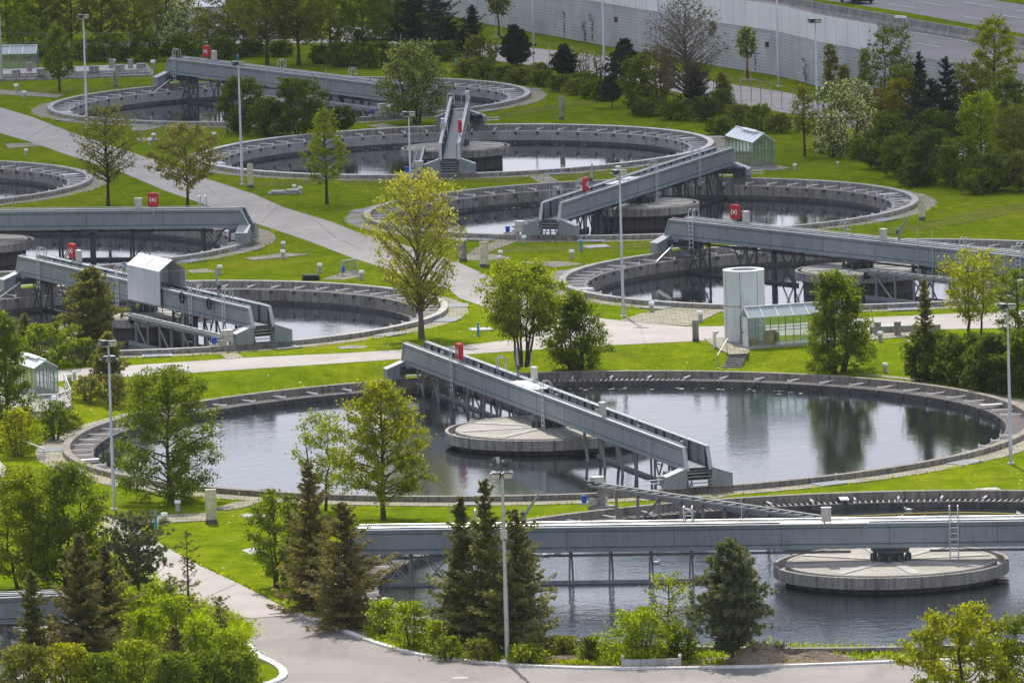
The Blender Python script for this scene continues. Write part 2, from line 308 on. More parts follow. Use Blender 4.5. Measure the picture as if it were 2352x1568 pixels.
# ------------------------------------------------------------------ mesh builder
class MB:
    def __init__(s): s.v = []; s.f = []; s.mi = []; s.mats = []; s.sm = []
    def _m(s, mt):
        if mt not in s.mats: s.mats.append(mt)
        return s.mats.index(mt)
    def add(s, vs, fs, mt=None, smooth=False):
        o = len(s.v); s.v += [tuple(v) for v in vs]; k = s._m(mt)
        for f in fs: s.f.append(tuple(i + o for i in f)); s.mi.append(k); s.sm.append(smooth)
    def box(s, c, d, rz=0.0, mt=None):
        x, y, z = d[0]/2, d[1]/2, d[2]/2; ca, sa = math.cos(rz), math.sin(rz)
        vs = []
        for dz in (-z, z):
            for dx, dy in ((-x, -y), (x, -y), (x, y), (-x, y)):
                vs.append((c[0] + dx*ca - dy*sa, c[1] + dx*sa + dy*ca, c[2] + dz))
        s.add(vs, [(3, 2, 1, 0), (4, 5, 6, 7), (0, 1, 5, 4), (1, 2, 6, 5), (2, 3, 7, 6), (3, 0, 4, 7)], mt)
    def hexa(s, b, t, mt=None):      # bottom quad, top quad
        s.add(list(b) + list(t), [(3, 2, 1, 0), (4, 5, 6, 7), (0, 1, 5, 4), (1, 2, 6, 5), (2, 3, 7, 6), (3, 0, 4, 7)], mt)
    def beam(s, a, b, w, h, mt=None):
        a = Vector(a); b = Vector(b); d = (b - a).normalized()
        u = d.cross(Vector((0, 0, 1)))
        if u.length < 1e-4: u = Vector((1, 0, 0))
        u.normalize(); v = u.cross(d).normalized()
        q = [(-1, -1), (1, -1), (1, 1), (-1, 1)]
        s.hexa([a + u*(i*w/2) + v*(j*h/2) for i, j in q], [b + u*(i*w/2) + v*(j*h/2) for i, j in q], mt)
    def tube(s, pts, r, n=8, mt=None, caps=True):
        pts = [Vector(p) for p in pts]; rr = r if isinstance(r, (list, tuple)) else [r]*len(pts)
        rings = []; prev = None
        for i, p in enumerate(pts):
            d = (pts[min(i+1, len(pts)-1)] - pts[max(i-1, 0)])
            if d.length < 1e-9: d = Vector((0, 0, 1))
            d.normalize()
            if prev is None:
                u = d.cross(Vector((0.3, 0.9, 0.1)));
                if u.length < 1e-3: u = d.cross(Vector((1, 0, 0)))
            else: u = prev - d*prev.dot(d)
            u.normalize(); prev = u; w = d.cross(u)
            rings.append([p + (u*math.cos(2*math.pi*k/n) + w*math.sin(2*math.pi*k/n))*rr[i] for k in range(n)])
        vs = [v for q in rings for v in q]; fs = []
        for i in range(len(rings)-1):
            for k in range(n):
                a = i*n + k; b = i*n + (k+1) % n; fs.append((a, b, b + n, a + n))
        if caps: fs.append(tuple(range(n-1, -1, -1))); fs.append(tuple((len(rings)-1)*n + k for k in range(n)))
        s.add(vs, fs, mt, n > 5)
    def lathe(s, prof, n=32, c=(0, 0, 0), mt=None, closed=False, smooth=True):
        vs = []; fs = []; L = len(prof)
        for k in range(n):
            a = 2*math.pi*k/n; ca, sa = math.cos(a), math.sin(a)
            for r, z in prof: vs.append((c[0] + r*ca, c[1] + r*sa, c[2] + z))
        for k in range(n):
            k2 = (k+1) % n
            for i in range(L if closed else L-1):
                j = (i+1) % L
                fs.append((k*L + i, k2*L + i, k2*L + j, k*L + j))
        s.add(vs, fs, mt, smooth)
    def prism(s, poly, z0, z1, mt=None):
        n = len(poly); vs = [(p[0], p[1], z0) for p in poly] + [(p[0], p[1], z1) for p in poly]
        fs = [tuple(range(n-1, -1, -1)), tuple(range(n, 2*n))] + [(i, (i+1) % n, (i+1) % n + n, i + n) for i in range(n)]
        s.add(vs, fs, mt)
    def side(s, poly, y0, y1, mt=None):     # polygon in x,z extruded along y
        n = len(poly); vs = [(p[0], y0, p[1]) for p in poly] + [(p[0], y1, p[1]) for p in poly]
        fs = [tuple(range(n)), tuple(range(2*n-1, n-1, -1))] + [(i + n, (i+1) % n + n, (i+1) % n, i) for i in range(n)]
        s.add(vs, fs, mt)
    def cross(s, poly, x0, x1, mt=None):    # polygon in y,z extruded along x
        n = len(poly); vs = [(x0, p[0], p[1]) for p in poly] + [(x1, p[0], p[1]) for p in poly]
        fs = [tuple(range(n)), tuple(range(2*n-1, n-1, -1))] + [(i + n, (i+1) % n + n, (i+1) % n, i) for i in range(n)]
        s.add(vs, fs, mt)
    def mesh(s, name):
        me = bpy.data.meshes.new(name); me.from_pydata(s.v, [], s.f)
        for mt in s.mats:
            me.materials.append(M[mt] if isinstance(mt, str) else mt)
        me.polygons.foreach_set('material_index', s.mi); me.polygons.foreach_set('use_smooth', s.sm)
        me.update(); 
        if any(s.sm):
            try: me.set_sharp_from_angle(angle=R_(40))
            except Exception: pass
        return me
    def build(s, name, parent=None, loc=None, rz=0.0):
        o = bpy.data.objects.new(name, s.mesh(name)); COL.objects.link(o)
        if loc is not None: o.location = loc
        o.rotation_euler.z = rz
        if parent is not None: o.parent = parent
        return o
def tag(o, label=None, cat=None, group=None, kind=None):
    if label: o['label'] = label
    if cat: o['category'] = cat
    if group: o['group'] = group
    if kind: o['kind'] = kind
    return o
def empty(name, loc, label, cat, group=None, rz=0.0):
    o = bpy.data.objects.new(name, None); COL.objects.link(o); o.location = loc; o.rotation_euler.z = rz
    o.empty_display_size = 0.3
    return tag(o, label, cat, group)
def structure(o): o['kind'] = 'structure'; return o
def cp(o, parent, loc=None, rz=None):
    c = o.copy(); COL.objects.link(c); c.parent = parent
    if loc is not None: c.location = loc
    if rz is not None: c.rotation_euler.z = rz
    return c
def copy_tree(o, parent=None):
    c = o.copy(); COL.objects.link(c); c.parent = parent
    for ch in list(o.children): copy_tree(ch, c)
    return c
# ------------------------------------------------------------------ ground sheet
def make_ground():
    xs = [-9000, -3000, -1000, -400, -200, -120] + list(range(-82, 83)) + [120, 200, 400, 1000, 3000, 9000]
    ys = [-3000, -500, 100, 250, 340, 380] + list(range(400, 861)) + [900, 1000, 1300, 2000, 4000, 12000]
    X, Y = np.meshgrid(np.array(xs, float), np.array(ys, float))
    nx, ny = len(xs), len(ys)
    P = np.stack([X.ravel(), Y.ravel(), np.zeros(X.size)], 1)
    inside = np.zeros(len(P), bool)
    for k, (cx, cy, _, R) in TK.items():
        Rp = R - 0.2; d = np.hypot(P[:, 0]-cx, P[:, 1]-cy)
        s = np.abs(d - Rp) < 0.75
        P[s, 0] = cx + (P[s, 0]-cx)*Rp/d[s]; P[s, 1] = cy + (P[s, 1]-cy)*Rp/d[s]
        inside |= d <= Rp + 0.0 if False else (np.hypot(P[:, 0]-cx, P[:, 1]-cy) <= Rp + 1e-3)
    P[:, 2] = [hgt(a, b) if 380 < b < 620 else (ZL if b <= 380 else 0.0) for a, b in P[:, :2]]
    fs = []
    for j in range(ny-1):
        for i in range(nx-1):
            a = j*nx + i; q = (a, a+1, a+nx+1, a+nx)
            if all(inside[v] for v in q): continue
            fs.append(q)
    me = bpy.data.meshes.new('lawn_ground'); me.from_pydata(P.tolist(), [], fs); me.materials.append(M['grass'])
    me.polygons.foreach_set('use_smooth', [True]*len(fs)); me.update()
    o = bpy.data.objects.new('ground', me); COL.objects.link(o); structure(o)
b_shift = TK['B']; TK['B'] = (b_shift[0]-0.35, b_shift[1], b_shift[2], b_shift[3])
make_ground()
LV = [0]
def sheet(name, px, z, mt, lift=None, th=0.0):
    """flat polygon on level ground, outline given along the ground"""
    LV[0] += 1
    zz = z + (0.012 + 0.004*(LV[0] % 12) if lift is None else lift)
    pts = [at(x, y, zz) for x, y in px]
    b = MB(); n = len(pts)
    b.prism(pts[::-1] if False else pts, zz-0.08, zz, mt)
    o = b.build(name); structure(o); return o
ROAD = [(-80, 222), (0, 246.6), (75, 269), (168, 306), (298, 349), (373, 373), (486, 414), (582, 445), (651, 476), (764, 510), (820, 533), (930, 563),
        (1053, 602.6), (1121, 633), (1180, 660), (1250, 693), (1310, 716), (1388, 732), (1577, 750), (1760, 747), (1998, 729), (2352, 712), (2500, 704),
        (2500, 748), (2352, 752), (1998, 759), (1720, 775), (1577, 784), (1395, 793), (1251, 801), (1073, 813), (920, 824), (772, 834), (600, 845), (435, 856), (137, 875), (-80, 884),
        (-80, 857), (137, 849), (288, 839.6), (548, 822), (805, 810), (1000, 797), (1070, 792.6), (1203, 776), (1165, 738), (1110, 703), (1056, 685), (1032, 664), (960, 640), (809, 592), (702, 551), (579, 510),
        (497, 479), (377, 437), (288, 399), (147, 353), (68, 325), (-80, 283)]
sheet('service_road', ROAD, 0, 'asph', 0.02)
sheet('footpath', [(225, 1184), (262, 1187), (305, 1206), (372, 1250), (459, 1298), (534, 1332), (623, 1377), (684, 1410.5), (534, 1422), (440, 1390), (330, 1325), (245, 1260), (205, 1205)], ZL, 'asph', 0.02)
sheet('footpath', [(-60, 1040), (0, 1058), (22, 1085), (20, 1112), (0, 1125), (-60, 1150)], ZL, 'asph', 0.02)
KR = [(684, 1410.5), (740, 1431), (805, 1456), (860, 1477), (919, 1495), (965, 1505), (1012, 1512), (1095, 1522), (1183, 1529), (1260, 1533), (1337, 1536), (1450, 1537), (1577, 1536), (1800, 1531), (2026, 1522.5), (2250, 1515), (2450, 1508)]
KL = [(560, 1475), (578, 1495), (596, 1510.5), (622, 1522), (640, 1532), (649, 1541), (652, 1551), (645, 1560), (628, 1568), (600, 1576), (540, 1585)]
sheet('access_road', KR + [(2450, 1760), (400, 1760), (480, 1600)] + KL[::-1] + [(534, 1422)], ZL, 'asph_d', 0.016)
def kerb(px, z, w, name='kerb', off=0.12):
    b = MB(); pts = [at(x, y, z) for x, y in px]
    for i in range(len(pts)-1):
        a, c = pts[i], pts[i+1]; b.beam((a.x, a.y, z+off/2-0.02), (c.x, c.y, z+off/2-0.02), w, off+0.04, 'kerb')
    o = b.build(name); return structure(o)
kerb(KR, ZL, 0.34); kerb(KL, ZL, 0.40)
# stone paving: rings round the tanks, strips across the lawns
for k, (cx, cy, zg, R) in TK.items():
    b = MB(); b.lathe([(R-0.1, 0.02), (R+1.35 + (0.25 if k in 'ABJ' else 0), 0.02)], 160, (0, 0, 0), 'pave', smooth=False)
    structure(b.build('paving', None, (cx, cy, zg + (0.012 if zg < 0 else 0.0))))
PAV = [([(500, 808), (537, 807), (562, 821), (522, 825)], 0), ([(1207, 401), (1255, 400), (1285, 416), (1240, 420)], 0),
       ([(1422, 736), (1470, 720), (1560, 705), (1650, 699), (1690, 701), (1640, 722), (1600, 742), (1577, 748)], 0),
       ([(1616, 777), (1665, 774), (1725, 800), (1719, 811), (1676, 813), (1640, 795)], 0),
       ([(262, 1188), (400, 1180), (486, 1176), (486, 1194), (330, 1202)], ZL), ([(490, 1167), (540, 1152), (590, 1147), (605, 1150), (560, 1164), (520, 1170)], ZL),
       ([(560, 592), (660, 580), (710, 584), (640, 592), (580, 597)], 0), ([(430, 620), (470, 616), (498, 624), (440, 627)], 0),
       ([(1060, 596), (1090, 570), (1160, 548), (1200, 550), (1130, 575), (1090, 598)], 0), ([(1068, 590), (1130, 583), (1178, 592), (1120, 598), (1066, 597)], 0),
       ([(1195, 600), (1290, 600), (1340, 606), (1275, 613), (1200, 606)], 0), ([(775, 795), (810, 792), (848, 794), (835, 799), (780, 801)], 0),
       ([(-40, 203), (60, 210), (150, 218), (128, 224), (40, 219), (-40, 214)], 0), ([(10, 330), (80, 328), (95, 335), (20, 340)], 0),
       ([(310, 285), (365, 285), (392, 287), (330, 300), (300, 300)], 0), ([(310, 318), (350, 315), (370, 321), (320, 325)], 0),
       ([(1960, 858), (2105, 846), (2130, 850), (2140, 880), (2090, 872)], ZL), ([(1990, 763), (2095, 757), (2130, 768), (2000, 780)], 0),
       ([(1785, 380), (1816, 385), (1780, 391), (1729, 391), (1700, 380)], 0), ([(2000, 748), (2100, 742), (2110, 756), (2005, 762)], 0),
       ([(880, 283), (925, 293), (880, 296), (840, 288)], 0), ([(740, 641), (800, 622), (840, 632), (790, 642)], 0), ([(1590, 1130), (1660, 1124), (1710, 1131), (1640, 1144)], ZL),
       ([(930, 835), (965, 826), (1000, 836), (960, 843)], -0.15)]
for px, z in PAV: sheet('paving', px, z, 'pave')
DRY = [([(1957, 545), (2120, 510), (2260, 480), (2352, 462), (2400, 458), (2400, 480), (2352, 486), (2200, 515), (2060, 536)], 0),
       ([(1115, 270), (1200, 250), (1300, 235), (1370, 229), (1375, 238), (1280, 250), (1180, 268), (1120, 276)], 0),
       ([(780, 414), (900, 408), (1030, 410), (1210, 407), (1200, 416), (1000, 420), (800, 424)], 0), ([(1265, 402), (1380, 396), (1500, 385), (1510, 392), (1400, 404), (1280, 412)], 0),
       ([(1070, 572), (1200, 566), (1400, 560), (1490, 556), (1490, 569), (1350, 575), (1150, 580), (1070, 585)], 0),
       ([(530, 414), (640, 418), (740, 410), (740, 422), (640, 430), (540, 424)], 0), ([(300, 300), (420, 292), (520, 288), (520, 296), (400, 302), (320, 312)], 0),
       ([(60, 205), (200, 200), (330, 192), (330, 197), (220, 208), (70, 212)], 0), ([(1800, 343), (1850, 338), (1870, 343), (1810, 348)], 0)]
for px, z in DRY: sheet('dry_grass', px, z, 'dry', 0.05)

# ------------------------------------------------------------------ tanks
M['joint'] = m_asphalt('asphalt_joint', (0.29, 0.265, 0.245), 0.3)
JN = [([(455, 412), (497, 446)], 0), ([(640, 470), (600, 512)], 0), ([(700, 488), (735, 515), (770, 545), (830, 572)], 0), ([(1050, 605), (1015, 655)], 0), ([(430, 857), (432, 832)], 0), ([(1260, 800), (1262, 770)], 0), ([(1480, 788), (1470, 742)], 0), ([(120, 284), (60, 320)], 0), ([(534, 1421.5), (684, 1410.5)], ZL), ([(540, 1340), (470, 1372)], ZL)]
for px, z in JN:
    b = MB(); pts = [at(x, y, z+0.032) for x, y in px]
    for i in range(len(pts)-1): b.beam(pts[i], pts[i+1], 0.05 if z == 0 else 0.14, 0.008, 'joint')
    structure(b.build('road_joint'))
for px, z, mt in [([(748, 548), (775, 545), (790, 552), (760, 556)], 0, 'conc_l'), ([(555, 1262), (585, 1256), (610, 1266), (575, 1272)], ZL, 'conc_l')]: sheet('asphalt_patch', px, z, mt, 0.026)
SOIL = [(690, 1408), (760, 1425), (850, 1450), (960, 1478), (1100, 1500), (1240, 1510), (1380, 1513), (1600, 1512), (1950, 1505), (2060, 1506), (2060, 1520.5), (1800, 1530), (1577, 1535), (1337, 1535), (1183, 1528), (1012, 1511), (919, 1494), (805, 1455), (684, 1409.5)]
sheet('flower_bed_soil', SOIL, ZL, 'dirt', 0.03)
KINDS_T = {}
def tank_parts(k):
    cx, cy, zg, R = TK[k]; low = k in 'ABJ'; n = 176
    zt = 0.33; zf = -0.21; zi = -0.08; zw = -1.05 if not low else -0.42
    ri = R-0.45; rw = ri - (1.25 if not low else 1.2)
    P = {}
    b = MB(); b.lathe([(R, -0.6), (R, zt-0.02), (R-0.02, zt), (ri+0.02, zt), (ri, zt-0.02), (ri, -1.6)], n, mt='conc_w' if low else 'conc'); P['outer_wall'] = b.mesh('outer_wall')
    b = MB(); b.lathe([(R+0.012, zt-0.03), (R+0.012, zt+0.006), (ri-0.012, zt+0.006), (ri-0.012, zt-0.03)], n, mt='conc_w' if low else 'conc_l'); P['rim_capping'] = b.mesh('rim_capping')
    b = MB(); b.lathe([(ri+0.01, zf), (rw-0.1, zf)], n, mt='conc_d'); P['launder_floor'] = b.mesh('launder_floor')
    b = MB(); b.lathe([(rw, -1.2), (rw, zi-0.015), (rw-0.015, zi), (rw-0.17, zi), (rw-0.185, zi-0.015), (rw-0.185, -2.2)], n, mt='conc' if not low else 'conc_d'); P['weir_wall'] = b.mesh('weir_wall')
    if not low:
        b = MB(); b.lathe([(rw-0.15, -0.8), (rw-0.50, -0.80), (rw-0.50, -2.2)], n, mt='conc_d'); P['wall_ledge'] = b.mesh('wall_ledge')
    b = MB()
    for i in range(int(2*math.pi*R/0.34)):
        a = i*0.34/R; ca, sa = math.cos(a), math.sin(a)
        b.beam((rw*ca, rw*sa, zi-0.04), (ri*ca, ri*sa, zi-0.04), 0.085, 0.05, 'rack')
    P['launder_rack'] = b.mesh('launder_rack')
    # bracket along +x
    b = MB(); b.box(((rw+ri)/2, 0, zi+0.14), (ri-rw+0.06, 0.10, 0.06), 0, 'bright'); b.box((rw-0.09, 0, zi+0.12), (0.09, 0.09, 0.24), 0, 'bright'); b.box((rw-0.24, 0, zi-0.15), (0.1, 0.2, 0.22), 0, 'conc_d')
    P['bracket'] = b.mesh('bracket')
    b = MB(); b.box(((rw+ri)/2, 0, zi+0.2), (ri-rw+0.3, 0.5, 0.05), 0, 'bright'); b.box(((rw+ri)/2, 0, zi+0.14), (ri-rw, 0.4, 0.06), 0, 'galv'); P['footbridge'] = b.mesh('footbridge')
    # island
    Ri = 4.28 if not low else 6.2; zr = 0.50; hr = 0.56 if not low else 0.62; g = 0.42 if not low else 0.62
    b = MB(); b.lathe([(Ri-0.5, zr-hr), (Ri, zr-hr), (Ri, zr-0.02), (Ri-0.02, zr), (Ri-0.17, zr), (Ri-0.19, zr-0.02), (Ri-0.19, zr-0.42), (Ri-g-0.3, zr-0.42)], 96, mt='conc'); P['island_rim'] = b.mesh('island_rim')
    b = MB(); b.lathe([(Ri-g, zr-0.5), (Ri-g, zr+0.0), (Ri-g-0.03, zr+0.03), (Ri-g-0.28, zr+0.035), (Ri-g-0.3, zr+0.01), (0.02, zr+0.05)], 96, mt='deckc')
    for q in range(8):
        a = q*math.pi/4 + 0.2; b.beam((0.9*math.cos(a), 0.9*math.sin(a), zr+0.05), ((Ri-g-0.3)*math.cos(a), (Ri-g-0.3)*math.sin(a), zr+0.03), 0.55, 0.06, 'conc_l')
    P['island_deck'] = b.mesh('island_deck')
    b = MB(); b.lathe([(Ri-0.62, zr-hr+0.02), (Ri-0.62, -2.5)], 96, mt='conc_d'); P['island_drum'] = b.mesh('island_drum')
    return P, zw, rw
TANKS = {}
TL = {'A': 'large settling tank in the centre crossed diagonally by one bridge, wide disc island', 'B': 'large settling tank with gulls, nearest the access road, partly outside the right edge',
      'C': 'settling tank directly behind the white round tower', 'D': 'settling tank right of the slim yellow tree, bridge rising to the right',
      'E': 'settling tank whose bridge points straight at the camera', 'F': 'farthest settling tank, close to the stepped concrete plinth',
      'G': 'settling tank under the bridge with the grey tarpaulin shelter', 'H': 'settling tank beside the level bridge at the left edge, above the shelter bridge',
      'I': 'settling tank cut by the left edge showing only its right end, without a bridge', 'J': 'tank glimpsed between dark spruces in the bottom left corner'}
def in_frame(p, mg=60):
    d = Vector(p) - Vector((0, 0, H)); x, y, z = d.dot(rc), d.dot(uc), d.dot(fw)
    X = 1176 + F*x/z; Y = 784 - F*y/z
    return -mg < X < 2352+mg and -mg < Y < 1568+mg
for k, (cx, cy, zg, R) in TK.items():
    low = k in 'ABJ'
    if low not in KINDS_T: KINDS_T[low] = tank_parts(k)
    P, zw, rw = KINDS_T[low]
    t = empty('settling_tank', (cx, cy, zg), TL[k], 'tank', 'round settling tanks'); TANKS[k] = t
    for nm in P:
        if nm in ('bracket', 'footbridge'): continue
        if nm.startswith('island') and k in 'I': continue
        o = bpy.data.objects.new(nm, P[nm]); COL.objects.link(o); o.parent = t
        if nm in ('rim_capping', 'weir_wall') and k in 'EF': o.material_slots[0].link = 'OBJECT'; o.material_slots[0].material = M['kerb' if k == 'E' and nm == 'rim_capping' else 'conc_l']
    nb = 64 if not low else 72
    for i in range(nb):
        a = 2*math.pi*(i+0.31)/nb
        if not in_frame((cx + R*math.cos(a), cy + R*math.sin(a), zg+0.3), 20): continue
        o = bpy.data.objects.new('bracket', P['bracket']); COL.objects.link(o); o.parent = t; o.rotation_euler.z = a
    for a in (0.28, 1.62, 3.35, 4.9):
        o = bpy.data.objects.new('footbridge', P['footbridge']); COL.objects.link(o); o.parent = t; o.rotation_euler.z = a
    b = MB(); b.lathe([(rw+0.02, zw), (0.01, zw)], 176, mt='water3' if k == 'B' else 'water2' if k in 'CDEFGHI' else 'water', smooth=False)
    structure(b.build('water', None, (cx, cy, zg)))
# grates set in the paving
GR = [('A', 1895, 1109), ('A', 2208, 1063), ('A', 1089, 1154), ('A', 180, 1080), ('A', 118, 1034), ('A', 285, 951), ('D', 1114, 549), ('D', 1364, 551), ('D', 795, 486), ('D', 798, 512), ('D', 1995, 505),
      ('C', 1517, 706), ('C', 2070, 709), ('C', 1275, 627), ('C', 1272, 657), ('G', 1054, 703), ('G', 1022, 736), ('G', 887, 769), ('G', 360, 816), ('G', 651, 798),
      ('H', 442, 600), ('H', 600, 572), ('E', 1015, 407), ('E', 1258, 397), ('E', 1473, 381), ('F', 168, 276), ('F', 336, 287), ('F', 1230, 206), ('F', 1100, 254)]
gm = MB(); gm.box((0, 0, 0.02), (1.5, 1.7, 0.05), 0, 'deck'); gm.box((0, 0.89, 0.02), (1.5, 0.08, 0.06), 0, 'galv'); gm.box((0, -0.89, 0.02), (1.5, 0.08, 0.06), 0, 'galv')
gmesh = gm.mesh('drain_grate')
nearname = {'A': 'paving of the large central tank', 'C': 'paving of the tank behind the white tower', 'D': 'paving of the tank right of the yellow tree', 'G': 'paving of the shelter bridge tank',
            'H': 'paving of the tank at the left edge', 'E': 'paving of the tank with the bridge facing the camera', 'F': 'paving of the farthest tank'}
for k, x, y in GR:
    cx, cy, zg, R = TK[k]; p = at(x, y, zg); a = math.atan2(p.y-cy, p.x-cx)
    r = R + 0.78
    o = bpy.data.objects.new('drain_grate', gmesh); COL.objects.link(o); o.location = (cx + r*math.cos(a), cy + r*math.sin(a), zg+0.03); o.rotation_euler.z = a
    tag(o, 'blue-grey steel grate let into the ' + nearname[k], 'grate', 'steel grates in the paving of the ' + k.lower().replace('a', 'central').replace('c', 'tower').replace('d', 'yellow-tree').replace('g', 'shelter').replace('h', 'left-edge').replace('e', 'middle').replace('f', 'farthest') + ' tank' if False else nearname[k])

# ------------------------------------------------------------------ scraper bridges
def ladder_mesh():
    b = MB(); r = 0.032
    for y in (-0.22, 0.22):
        pts = [(0, y, -0.7), (0, y, 1.9)] + [(0.28 - 0.28*math.cos(q), y, 1.9 + 0.25*math.sin(q)) for q in (0.6, 1.2, 1.57, 2.0, 2.6, 3.14)] + [(0.56, y, 1.2)]
        b.tube(pts, r, 6, 'galv')
    for i in range(8): b.tube([(0, -0.22, -0.5 + i*0.3), (0, 0.22, -0.5 + i*0.3)], 0.022, 5, 'bright')
    return b.mesh('ladder')
LAD = ladder_mesh()
def lifebuoy_parts():
    b = MB(); w, h, d = 0.38, 0.5, 0.14
    def loop(w, h, r, y):
        pts = []
        for sx, sz, a0 in ((1, 1, 0), (-1, 1, 90), (-1, -1, 180), (1, -1, 270)):
            for q in range(5):
                a = R_(a0 + q*22.5); pts.append((sx*(w-r) + r*math.cos(a), y, sz*(h-r) + r*math.sin(a)))
        return pts
    L = [loop(w-0.05, h-0.05, 0.1, -d), loop(w, h, 0.13, -d+0.05), loop(w, h, 0.13, d-0.05), loop(w-0.05, h-0.05, 0.1, d)]
    n = len(L[0]); vs = [v for l in L for v in l]; fs = [tuple(range(n)), tuple(range(4*n-1, 3*n-1, -1))]
    for i in range(3):
        for k in range(n): fs.append((i*n+k, (i+1)*n+k, (i+1)*n+(k+1) % n, i*n+(k+1) % n))
    b.add(vs, fs, 'red', False); case = b.mesh('lifebuoy_case')
    b = MB(); y = -d-0.012
    for s in (0, 180):
        for q in range(6):
            a, c = R_(-48 + q*16 + s), R_(-48 + (q+1)*16 + s)
            b.beam((0.22*math.cos(a), y, 0.25*math.sin(a)), (0.22*math.cos(c), y, 0.25*math.sin(c)), 0.02, 0.06, 'white')
    ring = [(0.10*math.cos(k*math.pi/6), 0.12*math.sin(k*math.pi/6)) for k in range(12)]
    b.side(ring, y-0.01, y+0.01, 'white')
    mark = b.mesh('lifebuoy_mark')
    b = MB(); b.tube([(0, 0, -1.1), (0, 0, -h+0.02)], 0.045, 8, 'galv'); post = b.mesh('post')
    return case, mark, post
LB = lifebuoy_parts()
def carriage_mesh(sy):
    # sits on the rim: sloping housing along the wall; inner edge high
    b = MB(); a0, a1 = 0.74*sy, 1.95*sy
    poly = [(a0, 0.03), (a1, 0.03), (a1, 0.72), (a0, 1.16)]
    if sy < 0: poly = poly[::-1]
    b.cross(poly, -0.42, 0.42, 'steel')
    t = [(a0, 1.163), (a1, 0.723), (a1 + 0.02*sy, 0.715), (a1+0.02*sy, 0.74), (a0, 1.19)]
    b.cross(t if sy > 0 else t[::-1], -0.44, 0.44, 'rail')
    return b.mesh('end_carriage')
CAR = {1: carriage_mesh(1), -1: carriage_mesh(-1)}
